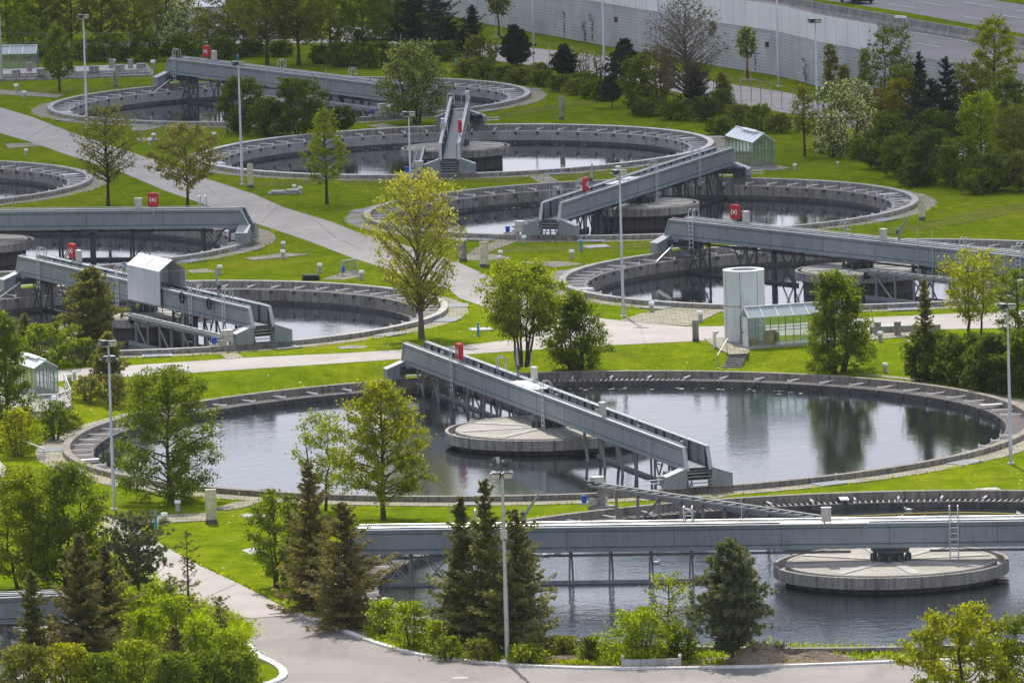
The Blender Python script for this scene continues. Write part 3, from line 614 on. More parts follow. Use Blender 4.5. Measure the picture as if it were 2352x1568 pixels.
def make_bridge(k, px, py, label, o):
    cx, cy, zg, R = TK[k]; zr = zg + 0.33; low = k in 'ABJ'
    e = at(px, py, zr); ang = math.atan2(e.y - cy, e.x - cx)
    t = empty('scraper_bridge', (cx, cy, zr), label, 'bridge', 'rotating scraper bridges', ang)
    def loc(b, nm, parent=t): return b.build(nm, parent)
    Rm = R - 0.25; L0 = Rm + 0.35; L1 = Rm - 0.25; zb, zt = 1.02, 2.27; zw = (-1.38 if not low else -0.75)
    ly = -0.70
    for s in (-1, 1):
        b = MB(); y = 0.70*s
        prof = [(-L0, zb), (L0, zb), (L0, zb+0.1), (L1, zt), (-L1, zt), (-L0, zb+0.1)]
        b.side(prof, y-0.035, y+0.035, 'steel')
        b.box((0, y, zt+0.02), (2*L1+0.06, 0.24, 0.05), 0, 'rail'); b.box((0, y - 0.05*s, zb-0.02), (2*L0-0.1, 0.24, 0.05), 0, 'steel')
        for en in (-1, 1): b.beam((en*(L0+0.01), y, zb+0.02), (en*(L1+0.02), y, zt), 0.22, 0.05, 'rail')
        ys = y + 0.037*s
        for zz in (zb+0.20, zt-0.20): b.box((0, ys, zz), (2*L1-0.1, 0.012, 0.055), 0, 'seam')
        nst = int(2*L1/1.5)
        for i in range(1, int(2*L1/6)+1): b.box((-L1 + i*2*L1/(int(2*L1/6)+1), ys, (zb+zt)/2), (0.03, 0.014, zt-zb-0.1), 0, 'seam')
        for i in range(nst+1): b.box((-L1 + i*2*L1/nst, y - 0.10*s, (zb+zt)/2), (0.03, 0.13, zt-zb-0.06), 0, 'steel_dark' if i % 3 else 'steel')
        loc(b, 'girder')
        b = MB(); b.tube([(-L1+0.2, y - 0.06*s, zt+0.14), (L1-0.2, y - 0.06*s, zt+0.14)], 0.022, 6, 'galv')
        for i in range(nst//2): b.box((-L1+0.5 + i*(2*L1-1)/(nst//2), y - 0.06*s, zt+0.09), (0.03, 0.03, 0.1), 0, 'galv')
        loc(b, 'handrail')
        for i in range(7):
            if s > 0 or k in 'E':
                b = MB(); b.box((-L1*0.86 + i*L1*0.285, y - 0.13*s, zt-0.22), (0.34, 0.12, 0.1), 0, 'white'); loc(b, 'deck_light')
    b = MB(); b.box((0, 0, zb+0.10), (2*L0-0.5, 1.3, 0.05), 0, 'deck')
    for i in range(int(2*R/2.2)): b.box((-R + 1.1 + i*2.2, 0, zb+0.04), (0.1, 1.3, 0.12), 0, 'steel_dark')
    loc(b, 'walkway')
    for en in (-1, 1):
        for s in (-1, 1):
            c = bpy.data.objects.new('end_carriage', CAR[s]); COL.objects.link(c); c.parent = t; c.location = (en*Rm, 0, 0)
        b = MB()
        for i in range(6):
            b.box((en*(Rm - 0.15 + 0.1 + i*0.11), 0, zb-0.02 - i*0.175), (0.26, 1.36, 0.035), 0, 'galv' if i else 'steel')
        for s in (-1, 1): b.beam((en*(Rm-0.1), 0.69*s, zb+0.02), (en*(Rm+0.5), 0.69*s, 0.1), 0.04, 0.24, 'steel')
        loc(b, 'stairs')
        b = MB(); b.box((en*(Rm-0.75), 0, zb-0.14), (0.9, 1.5, 0.22), 0, 'steel'); b.box((en*(Rm-0.5), 0, 0.62), (0.25, 2.2, 0.5), 0, 'steel_dark'); loc(b, 'end_beam')
        b = MB()
        for s in (-1, 1):
            for q in (0.95, 1.7): 
                n = 14; ring = [(0.17*math.cos(2*math.pi*i/n) + s*q, 0.17 + 0.17*math.sin(2*math.pi*i/n)) for i in range(n)]
                b.cross(ring, en*Rm-0.07, en*Rm+0.07, 'black')
        loc(b, 'wheels')
        # drive motor by the carriage
        b = MB(); sx = -en
        b.box((en*(Rm-0.75), -1.35*en, 0.35), (0.45, 0.6, 0.5), 0, 'steel_dark'); b.tube([(en*(Rm-0.75), -1.0*en, 0.75), (en*(Rm-0.75), -1.75*en, 0.75)], 0.2, 12, 'steel_dark'); b.box((en*(Rm-0.55), -2.0*en, 0.5), (0.3, 0.3, 0.45), 0, 'galv')
        loc(b, 'drive_motor')
        b = MB()
        for z in (0.35, 0.55): b.tube([(en*(Rm-0.2), -1.9*en, z), (en*(Rm-0.1), -3.1*en, z)], 0.03, 6, 'galv')
        loc(b, 'guard_rail')
    # pivot bearing on the island
    z0 = 0.55-0.33; b = MB()
    b.lathe([(0.02, z0), (0.95, z0), (0.95, z0+0.12), (0.7, z0+0.14), (0.7, z0+0.45), (0.98, z0+0.48), (0.98, z0+0.6), (0.6, z0+0.64), (0.6, zb-0.02), (0.02, zb-0.02)], 28, mt='steel_dark')
    for q in range(12):
        a = q*math.pi/6; b.box((1.0*math.cos(a), 1.0*math.sin(a), z0+0.2), (0.16, 0.16, 0.34), a, 'steel_dark')
    b.box((0, 0, zb-0.12), (2.0, 1.4, 0.14), 0, 'steel_dark'); loc(b, 'pivot_bearing')
    # scraper frame legs
    ins = R*0.24; n = o.get('legs', 5); lm = 'frame' if low else 'steel_dark'
    for en in (-1, 1):
        if o.get('legside') and en not in o['legside']: continue
        for i in range(n):
            x = en*(ins + 1.5 + i*(Rm - 3.2 - ins - 1.5)/max(1, n-1)); last = i >= n-2
            for s in (-0.42, 0.42):
                b = MB()
                if low and i < n-3 and not o.get('vert'): b.tube([(x, s, zb-0.1), (x + en*0.75, s, zw-0.5)], 0.085, 8, lm)
                else: b.beam((x, s, zb-0.05), (x + (0.18*s if low else 0), s, zw-0.6), 0.11 if low else 0.15, 0.10, lm)
                loc(b, 'scraper_leg')
            if last or not low:
                b = MB(); b.beam((x, -0.42, 0.75), (x, 0.42, 0.75), 0.07, 0.09, lm); x2 = x + en*1.5
                for s in (-0.42, 0.42):
                    b.beam((x, s, zb-0.15), (x2, s, zw-0.1), 0.07, 0.07, lm)
                    b.beam((x2, s, zb-0.15), (x, s, zw-0.1), 0.07, 0.07, lm)
                    b.beam((x, s, zb-0.35), (x2, s, zb-0.35), 0.06, 0.06, lm)
                loc(b, 'cross_brace')
    for en in (-1, 1): b = MB(); b.beam((en*(Rm-2.0), 0.5, zw-0.02), (en*(ins+1), 0.5, zw-0.02), 0.08, 0.42, lm); loc(b, 'scum_board')
    for en in (-1, 1): b = MB(); b.tube([(en*(Rm-2.5), 0.3, zb-0.28), (en*(ins*0.3), 0.3, zb-0.28)], 0.07, 8, lm); loc(b, 'scum_pipe')
    if not low:
        for x in o.get('tubes', [R*0.45]):
            b = MB(); b.tube([(x, 0, zb-0.35), (x, 0, zw-0.8)], 0.21, 14, 'steel_dark'); b.tube([(x, 0, zb-0.5), (x, 0, zb-0.3)], [0.21, 0.36], 14, 'steel_dark'); b.box((x, 0, zb-0.17), (1.3, 1.3, 0.3), 0, 'steel_dark'); loc(b, 'suction_column')
    for x, s in o.get('ladders', []):
        c = bpy.data.objects.new('ladder', LAD); COL.objects.link(c); c.parent = t; c.location = (x, s*0.86, zb); c.rotation_euler.z = -math.pi/2*s
    for x, s, rz in o.get('buoys', []):
        c = bpy.data.objects.new('lifebuoy_case', LB[0]); COL.objects.link(c); c.parent = t; c.location = (x, s*0.72, zt+0.78); c.rotation_euler.z = rz
        for nm, me, r_ in (('lifebuoy_mark', LB[1], 0), ('lifebuoy_mark', LB[1], math.pi), ('post', LB[2], 0)):
            d = bpy.data.objects.new(nm, me); COL.objects.link(d); d.parent = c; d.rotation_euler.z = r_
    for x, s in o.get('boxes', []):
        b = MB(); b.box((x, s*0.72, zt+0.52), (0.5, 0.28, 0.72), 0, 'cream'); b.box((x, s*0.72, zt+0.895), (0.54, 0.32, 0.03), 0, 'bright'); b.tube([(x+0.1, s*0.72, zt), (x+0.1, s*0.72, zt+0.2)], 0.05, 8, 'galv'); b.box((x+0.02, s*0.72-0.145, zt+0.55), (0.4, 0.01, 0.6), 0, 'cream'); loc(b, 'control_box')
    for x0, x1 in o.get('panels', []):
        b = MB(); b.box(((x0+x1)/2, 0.05, zt-0.02), (x1-x0, 1.0, 0.04), 0, 'white'); b.box(((x0+x1)/2, 0.05, zt-0.07), (x1-x0-0.1, 0.9, 0.05), 0, 'galv'); loc(b, 'cover_plate')
    for x, s in o.get('davits', []):
        b = MB(); b.tube([(x, s*0.72, zb), (x, s*0.72, zt+0.5), (x-0.15, s*0.72, zt+0.75), (x-0.75, s*0.9, zt+1.6)], [0.09, 0.09, 0.08, 0.06], 8, 'steel'); b.box((x+0.12, s*0.72, zt+0.55), (0.2, 0.2, 0.28), 0, 'steel_dark'); b.tube([(x+0.1, s*0.72, zt+0.7), (x+0.1, s*0.72, zt+0.95)], 0.04, 6, 'galv'); loc(b, 'davit_crane')
    for x, s, h in o.get('rods', []):
        b = MB(); b.tube([(x, s*0.85, zb-0.8), (x, s*0.85, zt+h)], 0.025, 6, 'galv'); loc(b, 'guide_rod')
    for x in o.get('reels', []):
        b = MB(); s = -1
        ring = [(x + 0.28*math.cos(q*math.pi/9), s*0.95, zt-0.25 + 0.33*math.sin(q*math.pi/9)) for q in range(19)]
        b.tube(ring, 0.07, 8, 'black', False); b.tube([(x, s*0.74, zt-0.25), (x, s*1.02, zt-0.25)], 0.05, 8, 'steel_dark'); b.tube([(x+0.1, s*0.92, zt-0.5), (x+0.1, s*0.92, zw)], 0.04, 6, 'galv'); loc(b, 'hose_reel')
    # skimmer arm on one side
    for spec in o.get('arms', []):
        if len(spec) == 2:
            en, s = spec; za = 0.42 if not low else 0.55
            pi_ = Vector((en*R*0.2, s*2.35, za)); po = Vector((en*(Rm-0.1), s*2.35, za)); out = Vector((0, s, 0))
        else:
            wi, wo, sd = spec; ca, sa = math.cos(-ang), math.sin(-ang)
            def tl(w): w = Vector(w) - Vector((cx, cy, zr)); return Vector((w.x*ca - w.y*sa, w.x*sa + w.y*ca, w.z))
            pi_, po = tl(wi), tl(wo); d_ = (po - pi_).normalized(); out = Vector((-d_.y, d_.x, 0))*sd; za = pi_.z
        ax = (po - pi_).normalized(); L = (po - pi_).length; Z = Vector((0, 0, 1)); rzz = math.atan2(ax.y, ax.x)
        def pt(t_, o_, z_): q = pi_ + ax*t_ + out*o_; return (q.x, q.y, z_)
        b = MB(); b.beam(pt(0, 0, za), pt(L, 0, za), 0.18, 0.42 if len(spec) == 2 else 0.52, 'frame'); b.beam(pt(0, 0.5, za+0.1), pt(L, 0.5, za+0.1), 0.06, 0.12, 'frame')
        nst = int(L/0.95)
        for i in range(nst+1): b.box(pt(L*i/nst, 0.28, za+0.2), (0.09, 0.75, 0.04), rzz, 'rail')
        b.beam(pt(0, 0, za+0.2), pt(L, 0, za+0.2), 0.1, 0.04, 'rail'); arm = loc(b, 'skimmer_arm')
        for i in range(1, nst, 2):
            x = L*i/nst; b = MB(); hz = za - zw + 0.25; b.box(pt(x, 0.16, za+0.1-hz/2), (0.13, 0.11, hz), rzz, 'frame'); b.box(pt(x, 0.1, za-0.12), (0.15, 0.4, 0.06), rzz, 'frame'); b.build('hanger', arm)
            if i % 4 == 1 and x + 2 < L:
                b = MB(); b.beam(pt(x, 0.22, za-0.2), pt(x+1.9, 0.22, zw), 0.08, 0.09, 'frame'); b.build('stay', arm)
        b = MB(); b.beam(pt(0, 0.3, zw+0.12), pt(L-1.4, 0.3, zw+0.12), 0.06, 0.28, 'frame'); b.build('scum_board', arm)
        b = MB(); b.tube([pt(-0.2, -0.1, za-0.24), pt(-0.2, 0.1, za-0.24)], 0.25, 14, 'black'); b.box(pt(-0.1, 0, za-0.1), (0.3, 0.12, 0.3), rzz, 'frame'); b.build('support_wheel', arm)
        b = MB()
        if len(spec) == 3: b.box(pt(L-0.35, 0, za/2-0.1), (0.35, 0.3, za), rzz, 'frame'); b.box(pt(L-0.35, 0, -0.15), (0.9, 1.3, 0.2), rzz, 'frame'); b.tube([pt(L+0.15, -0.55, 0.25), pt(L+0.15, 0.1, 0.25)], 0.24, 12, 'steel_dark'); b.box(pt(L+0.2, 0.1, za+0.1), (0.7, 0.7, 0.5), rzz, 'steel_dark')
        b.box(pt(L, 0, za+0.40), (0.5, 0.62, 0.34), rzz, 'cream'); b.box(pt(L, 0, za+0.58), (0.54, 0.66, 0.02), rzz, 'bright'); b.box(pt(L+0.1, 0, za+0.02), (0.36, 0.6, 0.36), rzz, 'cream')
        b.box(pt(L, -0.34, 0.2), (0.36, 0.42, 0.36), rzz, 'cream'); b.box(pt(L, 0.34, 0.2), (0.36, 0.42, 0.36), rzz, 'cream'); b.tube([pt(L, -0.2, za+0.1), pt(L, -0.6, za+0.1)], 0.13, 10, 'steel_dark'); b.build('drive_unit', arm)
        b = MB(); q = pt(L, 0.95, 0.1); b.lathe([(0.02, 0.12), (0.15, 0.12), (0.17, 0.5), (0.02, 0.5)], 14, q, 'blue'); b.box((q[0], q[1], 0.14), (0.4, 0.5, 0.12), rzz, 'galv'); b.build('grease_bucket', arm)
    # connecting pull rod at the far carriage
    if o.get('strut'):
        en, s = o['strut']; b = MB(); b.tube([(en*(Rm-0.8), s*0.9, 0.55), (en*(Rm-1.6), s*3.9, -0.95)], 0.032, 6, 'bright'); loc(b, 'guide_strut')
    return t, ang
BR = {}
BR['A'] = make_bridge('A', 1595, 1116, 'green-grey bridge slanting over the large central tank, red lifebuoy at its left end',
    dict(legs=6, ladders=[(-17.6, -1), (-11.5, 1), (1.6, -1)], buoys=[(-16.2, -1, 0.1)], boxes=[(-5.2, 1), (13.2, -1)], panels=[(-6.3, -1.8)], davits=[(-8.6, 1)], rods=[(-6.2, 1, 1.6)], arms=[(-1, 1)]))
BR['B'] = make_bridge('B', 803, 1312, 'long level bridge in front crossing behind the three spruces',
    dict(legs=9, vert=1, ladders=[(21.8, -1), (10.7, -1), (-3.4, 1)], boxes=[(3.3, 1)], panels=[(1.1, 5.8)], davits=[(19.4, -1)], rods=[(23.4, -1, 1.2), (7.9, -1, 1.2)],
         arms=[(at(1950, 1203, ZL+1.3), at(1372, 1118, ZL+1.3), 1)]))
BR['C'] = make_bridge('C', 1540, 575, 'grey bridge with red lifebuoy reaching the right edge above the white tower',
    dict(legs=3, tubes=[9.1, -10], ladders=[(17.2, 1), (2.0, -1), (-12.1, 1), (-17.9, 1)], buoys=[(14.2, -1, 0.25)], boxes=[(13.0, -1), (-3.7, 1)], davits=[(-3.6, -1)], rods=[(-7.5, 1, 1.2), (-9.0, 1, 1.2)], reels=[], arms=[(-1, 1)], strut=(1, 1)))
BR['D'] = make_bridge('D', 1268.6, 539.5, 'green-grey bridge climbing right to the small glass shelter, red lifebuoy edge-on',
    dict(legs=3, tubes=[9.5, -9], ladders=[(16.6, -1), (11.6, -1), (-1.3, 1), (-11.4, 1)], buoys=[(14.3, 1, 0.0)], boxes=[(2.8, -1)], panels=[(4.0, 6.6), (1.2, 3.4)], davits=[(8.8, -1)], rods=[(17.6, -1, 1.0)], arms=[(1, -1)]))
BR['E'] = make_bridge('E', 1034, 398.6, 'bridge seen end-on with stairs facing the camera between two housings',
    dict(legs=3, tubes=[8, -9], ladders=[(12, -1), (-13, -1), (-13, 1)], buoys=[(14, 1, 0.0)], boxes=[(8.6, -1), (-15, 1)], arms=[(1, -1)]))
BR['F'] = make_bridge('F', 396, 193, 'farthest grey bridge running behind the round dark bushes',
    dict(legs=3, tubes=[11, -9], ladders=[(18.5, 1), (2.1, -1), (-10, -1)], buoys=[(15.5, -1, 0.2)], boxes=[(14.2, -1)], rods=[(-8, 1, 1)], arms=[(-1, 1)], strut=(1, 1)))
BR['G'] = make_bridge('G', 601, 787, 'bridge carrying the grey tarpaulin shelter, stairs at its right end',
    dict(legs=3, tubes=[9, -9], ladders=[(-16, -1), (-2.1, -1), (10.4, -1), (15.9, -1)], buoys=[(-13.6, 1, 0.15)], boxes=[(-12.5, 1)], davits=[(11.4, 1)], rods=[(12.4, -1, 1.2)], reels=[9.2, 13.7], arms=[(1, -1)], strut=(-1, -1)))
BR['H'] = make_bridge('H', 570, 552, 'level grey bridge entering from the left edge with a red lifebuoy',
    dict(legs=3, tubes=[8.7, -9], ladders=[(16.7, 1)], buoys=[(13.4, -1, 0.0)], boxes=[(12.3, -1)], rods=[], arms=[]))
BR['J'] = make_bridge('J', 150, 1465, 'bridge end peeping out between the dark spruces at bottom left', dict(legs=6, arms=[], strut=(1, -1)))
# tarpaulin shelter standing on the bridge of the shelter tank
t, ang = BR['G']; cx, cy, zg, R = TK['G']
sh = empty('tarpaulin_shelter', (cx, cy, 1.45), 'grey tarpaulin shelter with a white pitched roof standing over a bridge walkway', 'shelter', rz=ang)
b = MB(); b.box((2.75, -0.93, 1.15), (5.5, 0.03, 2.3), 0, 'tarp'); b.build('tarpaulin_wall', sh)
b = MB(); b.box((2.75, 0.93, 1.35), (5.5, 0.03, 1.9), 0, 'tarp'); b.build('tarpaulin_wall', sh)
b = MB()
for s in (-1, 1):
    rows = []
    for i in range(23):
        x = -0.05 + i*5.6/22; w = 0.02*math.sin(i*2.1) + 0.015*math.sin(i*5.0)
        rows.append(((x, s*0.97, 2.28 + w*0.5), (x, s*0.5, 2.62 + w*1.4), (x, 0, 3.0)))
    vs = [p for r in rows for p in r]; fs = []
    for i in range(22):
        for j in range(2):
            q = (i*3+j, i*3+j+1, i*3+j+4, i*3+j+3); fs.append(q if s < 0 else q[::-1])
    b.add(vs, fs, 'white', True)
b.build('tarpaulin_roof', sh)
b = MB()
for x in (0.02, 2.75, 5.48):
    for s in (-1, 1):
        b.tube([(x, s*0.9, -0.05), (x, s*0.9, 2.28), (x, 0, 2.97)], 0.025, 6, 'galv')
b.tube([(5.48, -0.9, 2.25), (5.48, 0.9, 2.25)], 0.02, 6, 'galv'); b.build('tube_frame', sh)
b = MB()
for i in range(6): b.box((i*1.1, -0.79, -0.35+0.12), (0.05, 0.05, 0.7), 0, 'steel')
b.build('support_post', sh)
# ------------------------------------------------------------------ small site furniture
def hpx(p, h): return h / pxm(p)
def vent_post(x, y, h, label, zfix=None):
    p = gr(x, y) if zfix is None else at(x, y, zfix); hh = hpx(p, h); r = min(0.17, hh*0.21)
    t = empty('vent_post', p, label, 'vent post', 'capped concrete vent posts')
    b = MB(); b.lathe([(r*0.95, -0.05), (r, 0.02), (r*0.95, hh*0.74), (0.02, hh*0.74)], 18, mt='conc_l'); b.build('post', t)
    b = MB(); b.lathe([(r*1.05, hh*0.70), (r*1.32, hh*0.73), (r*1.34, hh*0.96), (r*1.2, hh), (0.02, hh)], 18, mt='bright'); b.build('cap', t)
VP = [(38, 212, 19, 'vent post with steel cap beside the path at the far left, nearer the plinth'), (56, 226, 17, 'vent post on the paved strip left of the farthest tank'),
 (60, 358, 16, 'lone vent post on the lawn above the tank cut by the left edge'), (353, 323, 17, 'vent post behind its twin, left of the dark round bushes'),
 (344, 335, 18, 'vent post in front of its twin, above the copper-leaved tree'), (492, 322, 18, 'vent post on the lawn left of the blue marker by the dark bushes'),
 (261, 156, 20, 'vent post on the plinth right of the tall floodlight mast'), (352, 160, 22, 'vent post at the end of the farthest bridge on the plinth'),
 (651, 573.5, 19, 'rear one of the two vent posts on the lawn right of the level bridge'), (650, 595.7, 22, 'front one of the two vent posts on the lawn right of the level bridge'),
 (505, 630.6, 22, 'vent post on the lawn right of the tarpaulin shelter'), (734.6, 626.5, 22, 'vent post beside the black stack and the tilted metal frame'),
 (171, 871, 20, 'rear one of two vent posts right of the left glasshouse'), (160, 883, 25, 'front one of two vent posts right of the left glasshouse'),
 (421, 858, 13, 'short vent post at the road edge above the leafy maple'), (1204, 561.5, 21, 'vent post close to the stairs of the bridge climbing right'),
 (1150, 594, 19, 'rear vent post right of the square stone pillar'), (1148, 605, 18, 'front vent post right of the square stone pillar'),
 (1313.7, 595.7, 22, 'vent post on the lawn left of the mid lamp mast, near the blue marker'), (830.8, 643, 22, 'vent post in front of the tilted metal frame left of the yellow tree'),
 (1497, 717, 24, 'vent post at the rim left of the white tower'), (1609, 739, 25, 'vent post on grass just left of the white tower'),
 (2022, 785, 24, 'thick vent post by the low concrete wall right of the long glasshouse'), (2033, 855, 22, 'vent post on the bank right of the pyramid-shaped bush'),
 (408.6, 1174, 26, 'vent post in the shade right below the leafy maple'), (378, 1204.6, 28, 'vent post between the blue marker and the yellowish pillar'),
 (1826, 393, 17, 'vent post on the grass right of the small glass shelter'), (1924.6, 383, 12, 'tilted short vent post near the white-blossomed tree')]
for a in VP: vent_post(*a)
vent_post(127, 938, 30, 'vent post on the concrete platform behind the railing', 0.0)
def pillar(x, y, h, w, label, mt='pillar', cap=False):
    p = gr(x, y); hh, ww = hpx(p, h), hpx(p, w)
    t = empty('stone_pillar', p, label, 'pillar', 'rectangular slab pillars', 0.1)
    b = MB(); d = ww*0.55
    for i in range(3): b.box((0, 0, hh*(0.12 + 0.88*(i+0.5)/3)), (ww - 0.006*(i % 2), d - 0.006*(i % 2), hh*0.88/3 - 0.012), 0, mt)
    b.box((0, 0, hh*0.55), (ww*0.97, d*0.97, hh*0.86), 0, 'conc_d'); b.build('shaft', t)
    b = MB(); b.box((0, 0, hh*0.05), (ww*1.08, d*1.15, hh*0.14), 0, 'conc_d'); b.build('base', t)
    if cap: b = MB(); b.box((0, 0, hh+0.05), (ww*1.12, d*1.2, 0.14), 0, 'galv'); b.build('cap', t)
for a in [(486, 1202, 80, 25, 'tall yellowish slab pillar on the lawn beside the lower footpath'), (1112.6, 613, 59, 19, 'yellowish slab pillar right of the slim yellow tree'),
          (1061, 599, 46, 21, 'stone pillar with a metal cap touching the slim yellow tree', 'conc', True), (576, 431.5, 56, 12.5, 'grey slab pillar beside the lamp mast at the copper tree'),
          (266, 200, 36, 11, 'grey slab pillar in front of the stepped plinth', 'conc'), (1290, 275, 54, 11, 'grey slab pillar alone on the lawn behind the middle tank', 'conc'),
          (2118, 505, 58, 14, 'slab pillar at the right rim of the tank crossed by the climbing bridge'), (1598, 783, 48, 14, 'squat slab pillar at the road edge left of the white tower', 'conc'),
          (1228, 1490, 26, 16, 'low yellow slab by the water behind the nearest lamp mast')]: pillar(*a)
def marker(x, y, h, label):
    p = gr(x, y); hh = hpx(p, h); t = empty('marker_post', p, label, 'marker post', 'blue marker posts')
    b = MB(); b.lathe([(0.075, -0.05), (0.075, hh*0.9), (0.06, hh), (0.01, hh)], 12, mt='bluepost'); b.build('post', t)
    b = MB(); b.lathe([(0.079, hh*0.74), (0.079, hh*0.82)], 12, mt='white'); b.build('band', t)
for a in [(358, 1216, 44, 'blue marker post at the lower footpath left of the tall pillar'), (1099, 772, 31, 'blue marker post left of the many-stemmed lime tree'), (1335, 578.6, 36, 'blue marker post behind the mid lawn, right of the red lifebuoy bridge'),
          (521, 305, 24, 'blue marker post at the foot of the dark round bushes'), (1047.6, 154, 21, 'blue marker post right of the pale blossoming tree'), (547, 147, 24, 'blue marker post rising behind the farthest bridge'), (284.6, 634, 32, 'blue marker post behind the ladder left of the tarpaulin shelter')]: marker(*a)
p = gr(1642, 798); t = empty('sign_post', p, 'white bent-top post sign near the steps below the white tower', 'sign post', rz=0.2); hh = hpx(p, 37)
b = MB(); b.box((0, 0, hh/2), (0.2, 0.1, hh), 0, 'white'); b.build('post', t)
b = MB(); b.side([(-0.1, hh), (0.35, hh+0.05), (0.12, hh-0.2), (-0.1, hh-0.2)], -0.09, 0.09, 'white'); b.build('head', t)

# lamp masts
def flood_mesh():
    b = MB(); b.hexa([(-0.2, -0.1, -0.14), (0.2, -0.1, -0.14), (0.2, 0.16, -0.1), (-0.2, 0.16, -0.1)], [(-0.26, -0.18, 0.14), (0.26, -0.18, 0.14), (0.24, 0.16, 0.16), (-0.24, 0.16, 0.16)], 'steel_dark')
    b.hexa([(-0.19, -0.125, -0.12), (0.19, -0.125, -0.12), (0.19, -0.11, -0.12), (-0.19, -0.11, -0.12)], [(-0.24, -0.205, 0.12), (0.24, -0.205, 0.12), (0.24, -0.18, 0.12), (-0.24, -0.18, 0.12)], 'cream')
    b.box((0, -0.03, 0.17), (0.46, 0.24, 0.02), 0, 'galv'); b.box((0, 0.24, 0), (0.1, 0.16, 0.1), 0, 'galv'); return b.mesh('floodlight')
FL = flood_mesh()
def lamp_mast(x, y, xt, yt, label, heads, junction=False, r0=0.105):
    p = gr(x, y); hh = hpx(p, math.hypot(y-yt, x-xt)); t = empty('lamp_mast', p, label, 'lamp mast', 'slender galvanised lamp masts')
    b = MB(); b.tube([(0, 0, -0.1), (0, 0, hh*0.4), (0, 0, hh*0.4+0.01), (0, 0, hh)], [r0, r0*0.86, r0*0.78, r0*0.58], 14, 'galv'); b.build('mast', t)
    rb = 0.36 if junction else 0.19
    b = MB(); b.lathe([(rb, -0.03), (rb, 0.22 if junction else 0.09), (r0+0.01, 0.26 if junction else 0.12)], 20, mt='kerb'); b.build('base', t)
    b = MB(); b.tube([(-0.42, 0, hh-0.02), (0.42, 0, hh-0.02)], 0.035, 8, 'galv'); 
    if heads: b.build('crossarm', t)
    for (dx, dy, dz, rz, rx) in heads:
        o = bpy.data.objects.new('floodlight', FL); COL.objects.link(o); o.parent = t; o.location = (dx, dy, hh+dz); o.rotation_euler = (rx, 0, rz); o.scale = (1.0, 1.0, 1.1)
    if junction:
        b = MB(); b.box((0.0, -0.14, hh*0.68), (0.34, 0.16, 0.42), 0, 'cream'); b.box((0.03, -0.14, hh*0.68-0.25), (0.12, 0.1, 0.1), 0, 'steel_dark'); b.build('junction_box', t)
two = [(0.22, -0.1, 0.12, 0.25, 0), (-0.3, 0.15, 0.12, 2.2, 0)]
lamp_mast(262, 1170, 250, 792, 'lamp mast with two tiers of floodlights left of the leafy maple', two + [(-0.22, -0.1, -0.75, 1.3, 0), (0.22, 0.0, -0.75, -1.4, 0)])
lamp_mast(1166, 1524, 1153, 1082, 'nearest lamp mast, junction box halfway, rising before the spruce trio', [(0.28, -0.1, -0.1, 0.15, 0.25), (-0.3, -0.05, -0.12, -0.3, 0.25), (0.2, 0.2, 0.45, 2.6, 0.5), (-0.3, 0.1, 0.55, 1.2, -0.5)], True, 0.13)
lamp_mast(1432, 727, 1424, 400, 'lamp mast standing between the climbing bridge and the tower bridge', two)
lamp_mast(2322, 1065, 2310, 708, 'lamp mast near the right edge in front of the dark hedge', two)
lamp_mast(556.5, 425, 548, 150, 'lamp mast before the dark round bushes', two)
lamp_mast(200, 294.5, 191, 42, 'lamp mast at the left end of the farthest tank', two)
lamp_mast(1879, 329, 1869, 52, 'lamp mast in front of the tall pale noise wall', two)
lamp_mast(947, 545, 939, 266, 'lamp mast half hidden behind the slim yellow tree', two)
lamp_mast(3, 186, 0, -90, 'thick pale mast cut by the left edge beside the far glass shelter', [], False, 0.16)
lamp_mast(1789, 200, 1779, -70, 'plain mast at the grass foot of the noise wall, right one', [])
lamp_mast(1389, 199, 1380, -75, 'plain mast in front of the service road, middle one', [])
lamp_mast(1226, 103, 1218, -160, 'plain mast behind the dark conical tree by the fence', [])
lamp_mast(1516, 135, 1510, -90, 'plain mast behind the bare reddish tree', [])
HM = 3.8
p = at(2084, 121, HM); t = empty('street_lamp', p, 'motorway street lamp with a long white head on the wall top', 'street lamp')
hh = hpx(p, 80); b = MB(); b.tube([(0, 0.15, -0.1), (0, 0.15, hh)], [0.08, 0.05], 10, 'galv'); b.build('mast', t)
b = MB(); b.tube([(0.05, 0.15, hh), (-0.35, 0.15, hh+0.06)], 0.04, 8, 'galv'); b.hexa([(-1.0, -0.05, hh+0.02), (0.05, -0.05, hh-0.04), (0.05, 0.35, hh-0.04), (-1.0, 0.35, hh+0.02)], [(-0.9, 0, hh+0.22), (0.0, 0, hh+0.12), (0.0, 0.3, hh+0.12), (-0.9, 0.3, hh+0.22)], 'white'); b.build('lamp_head', t)

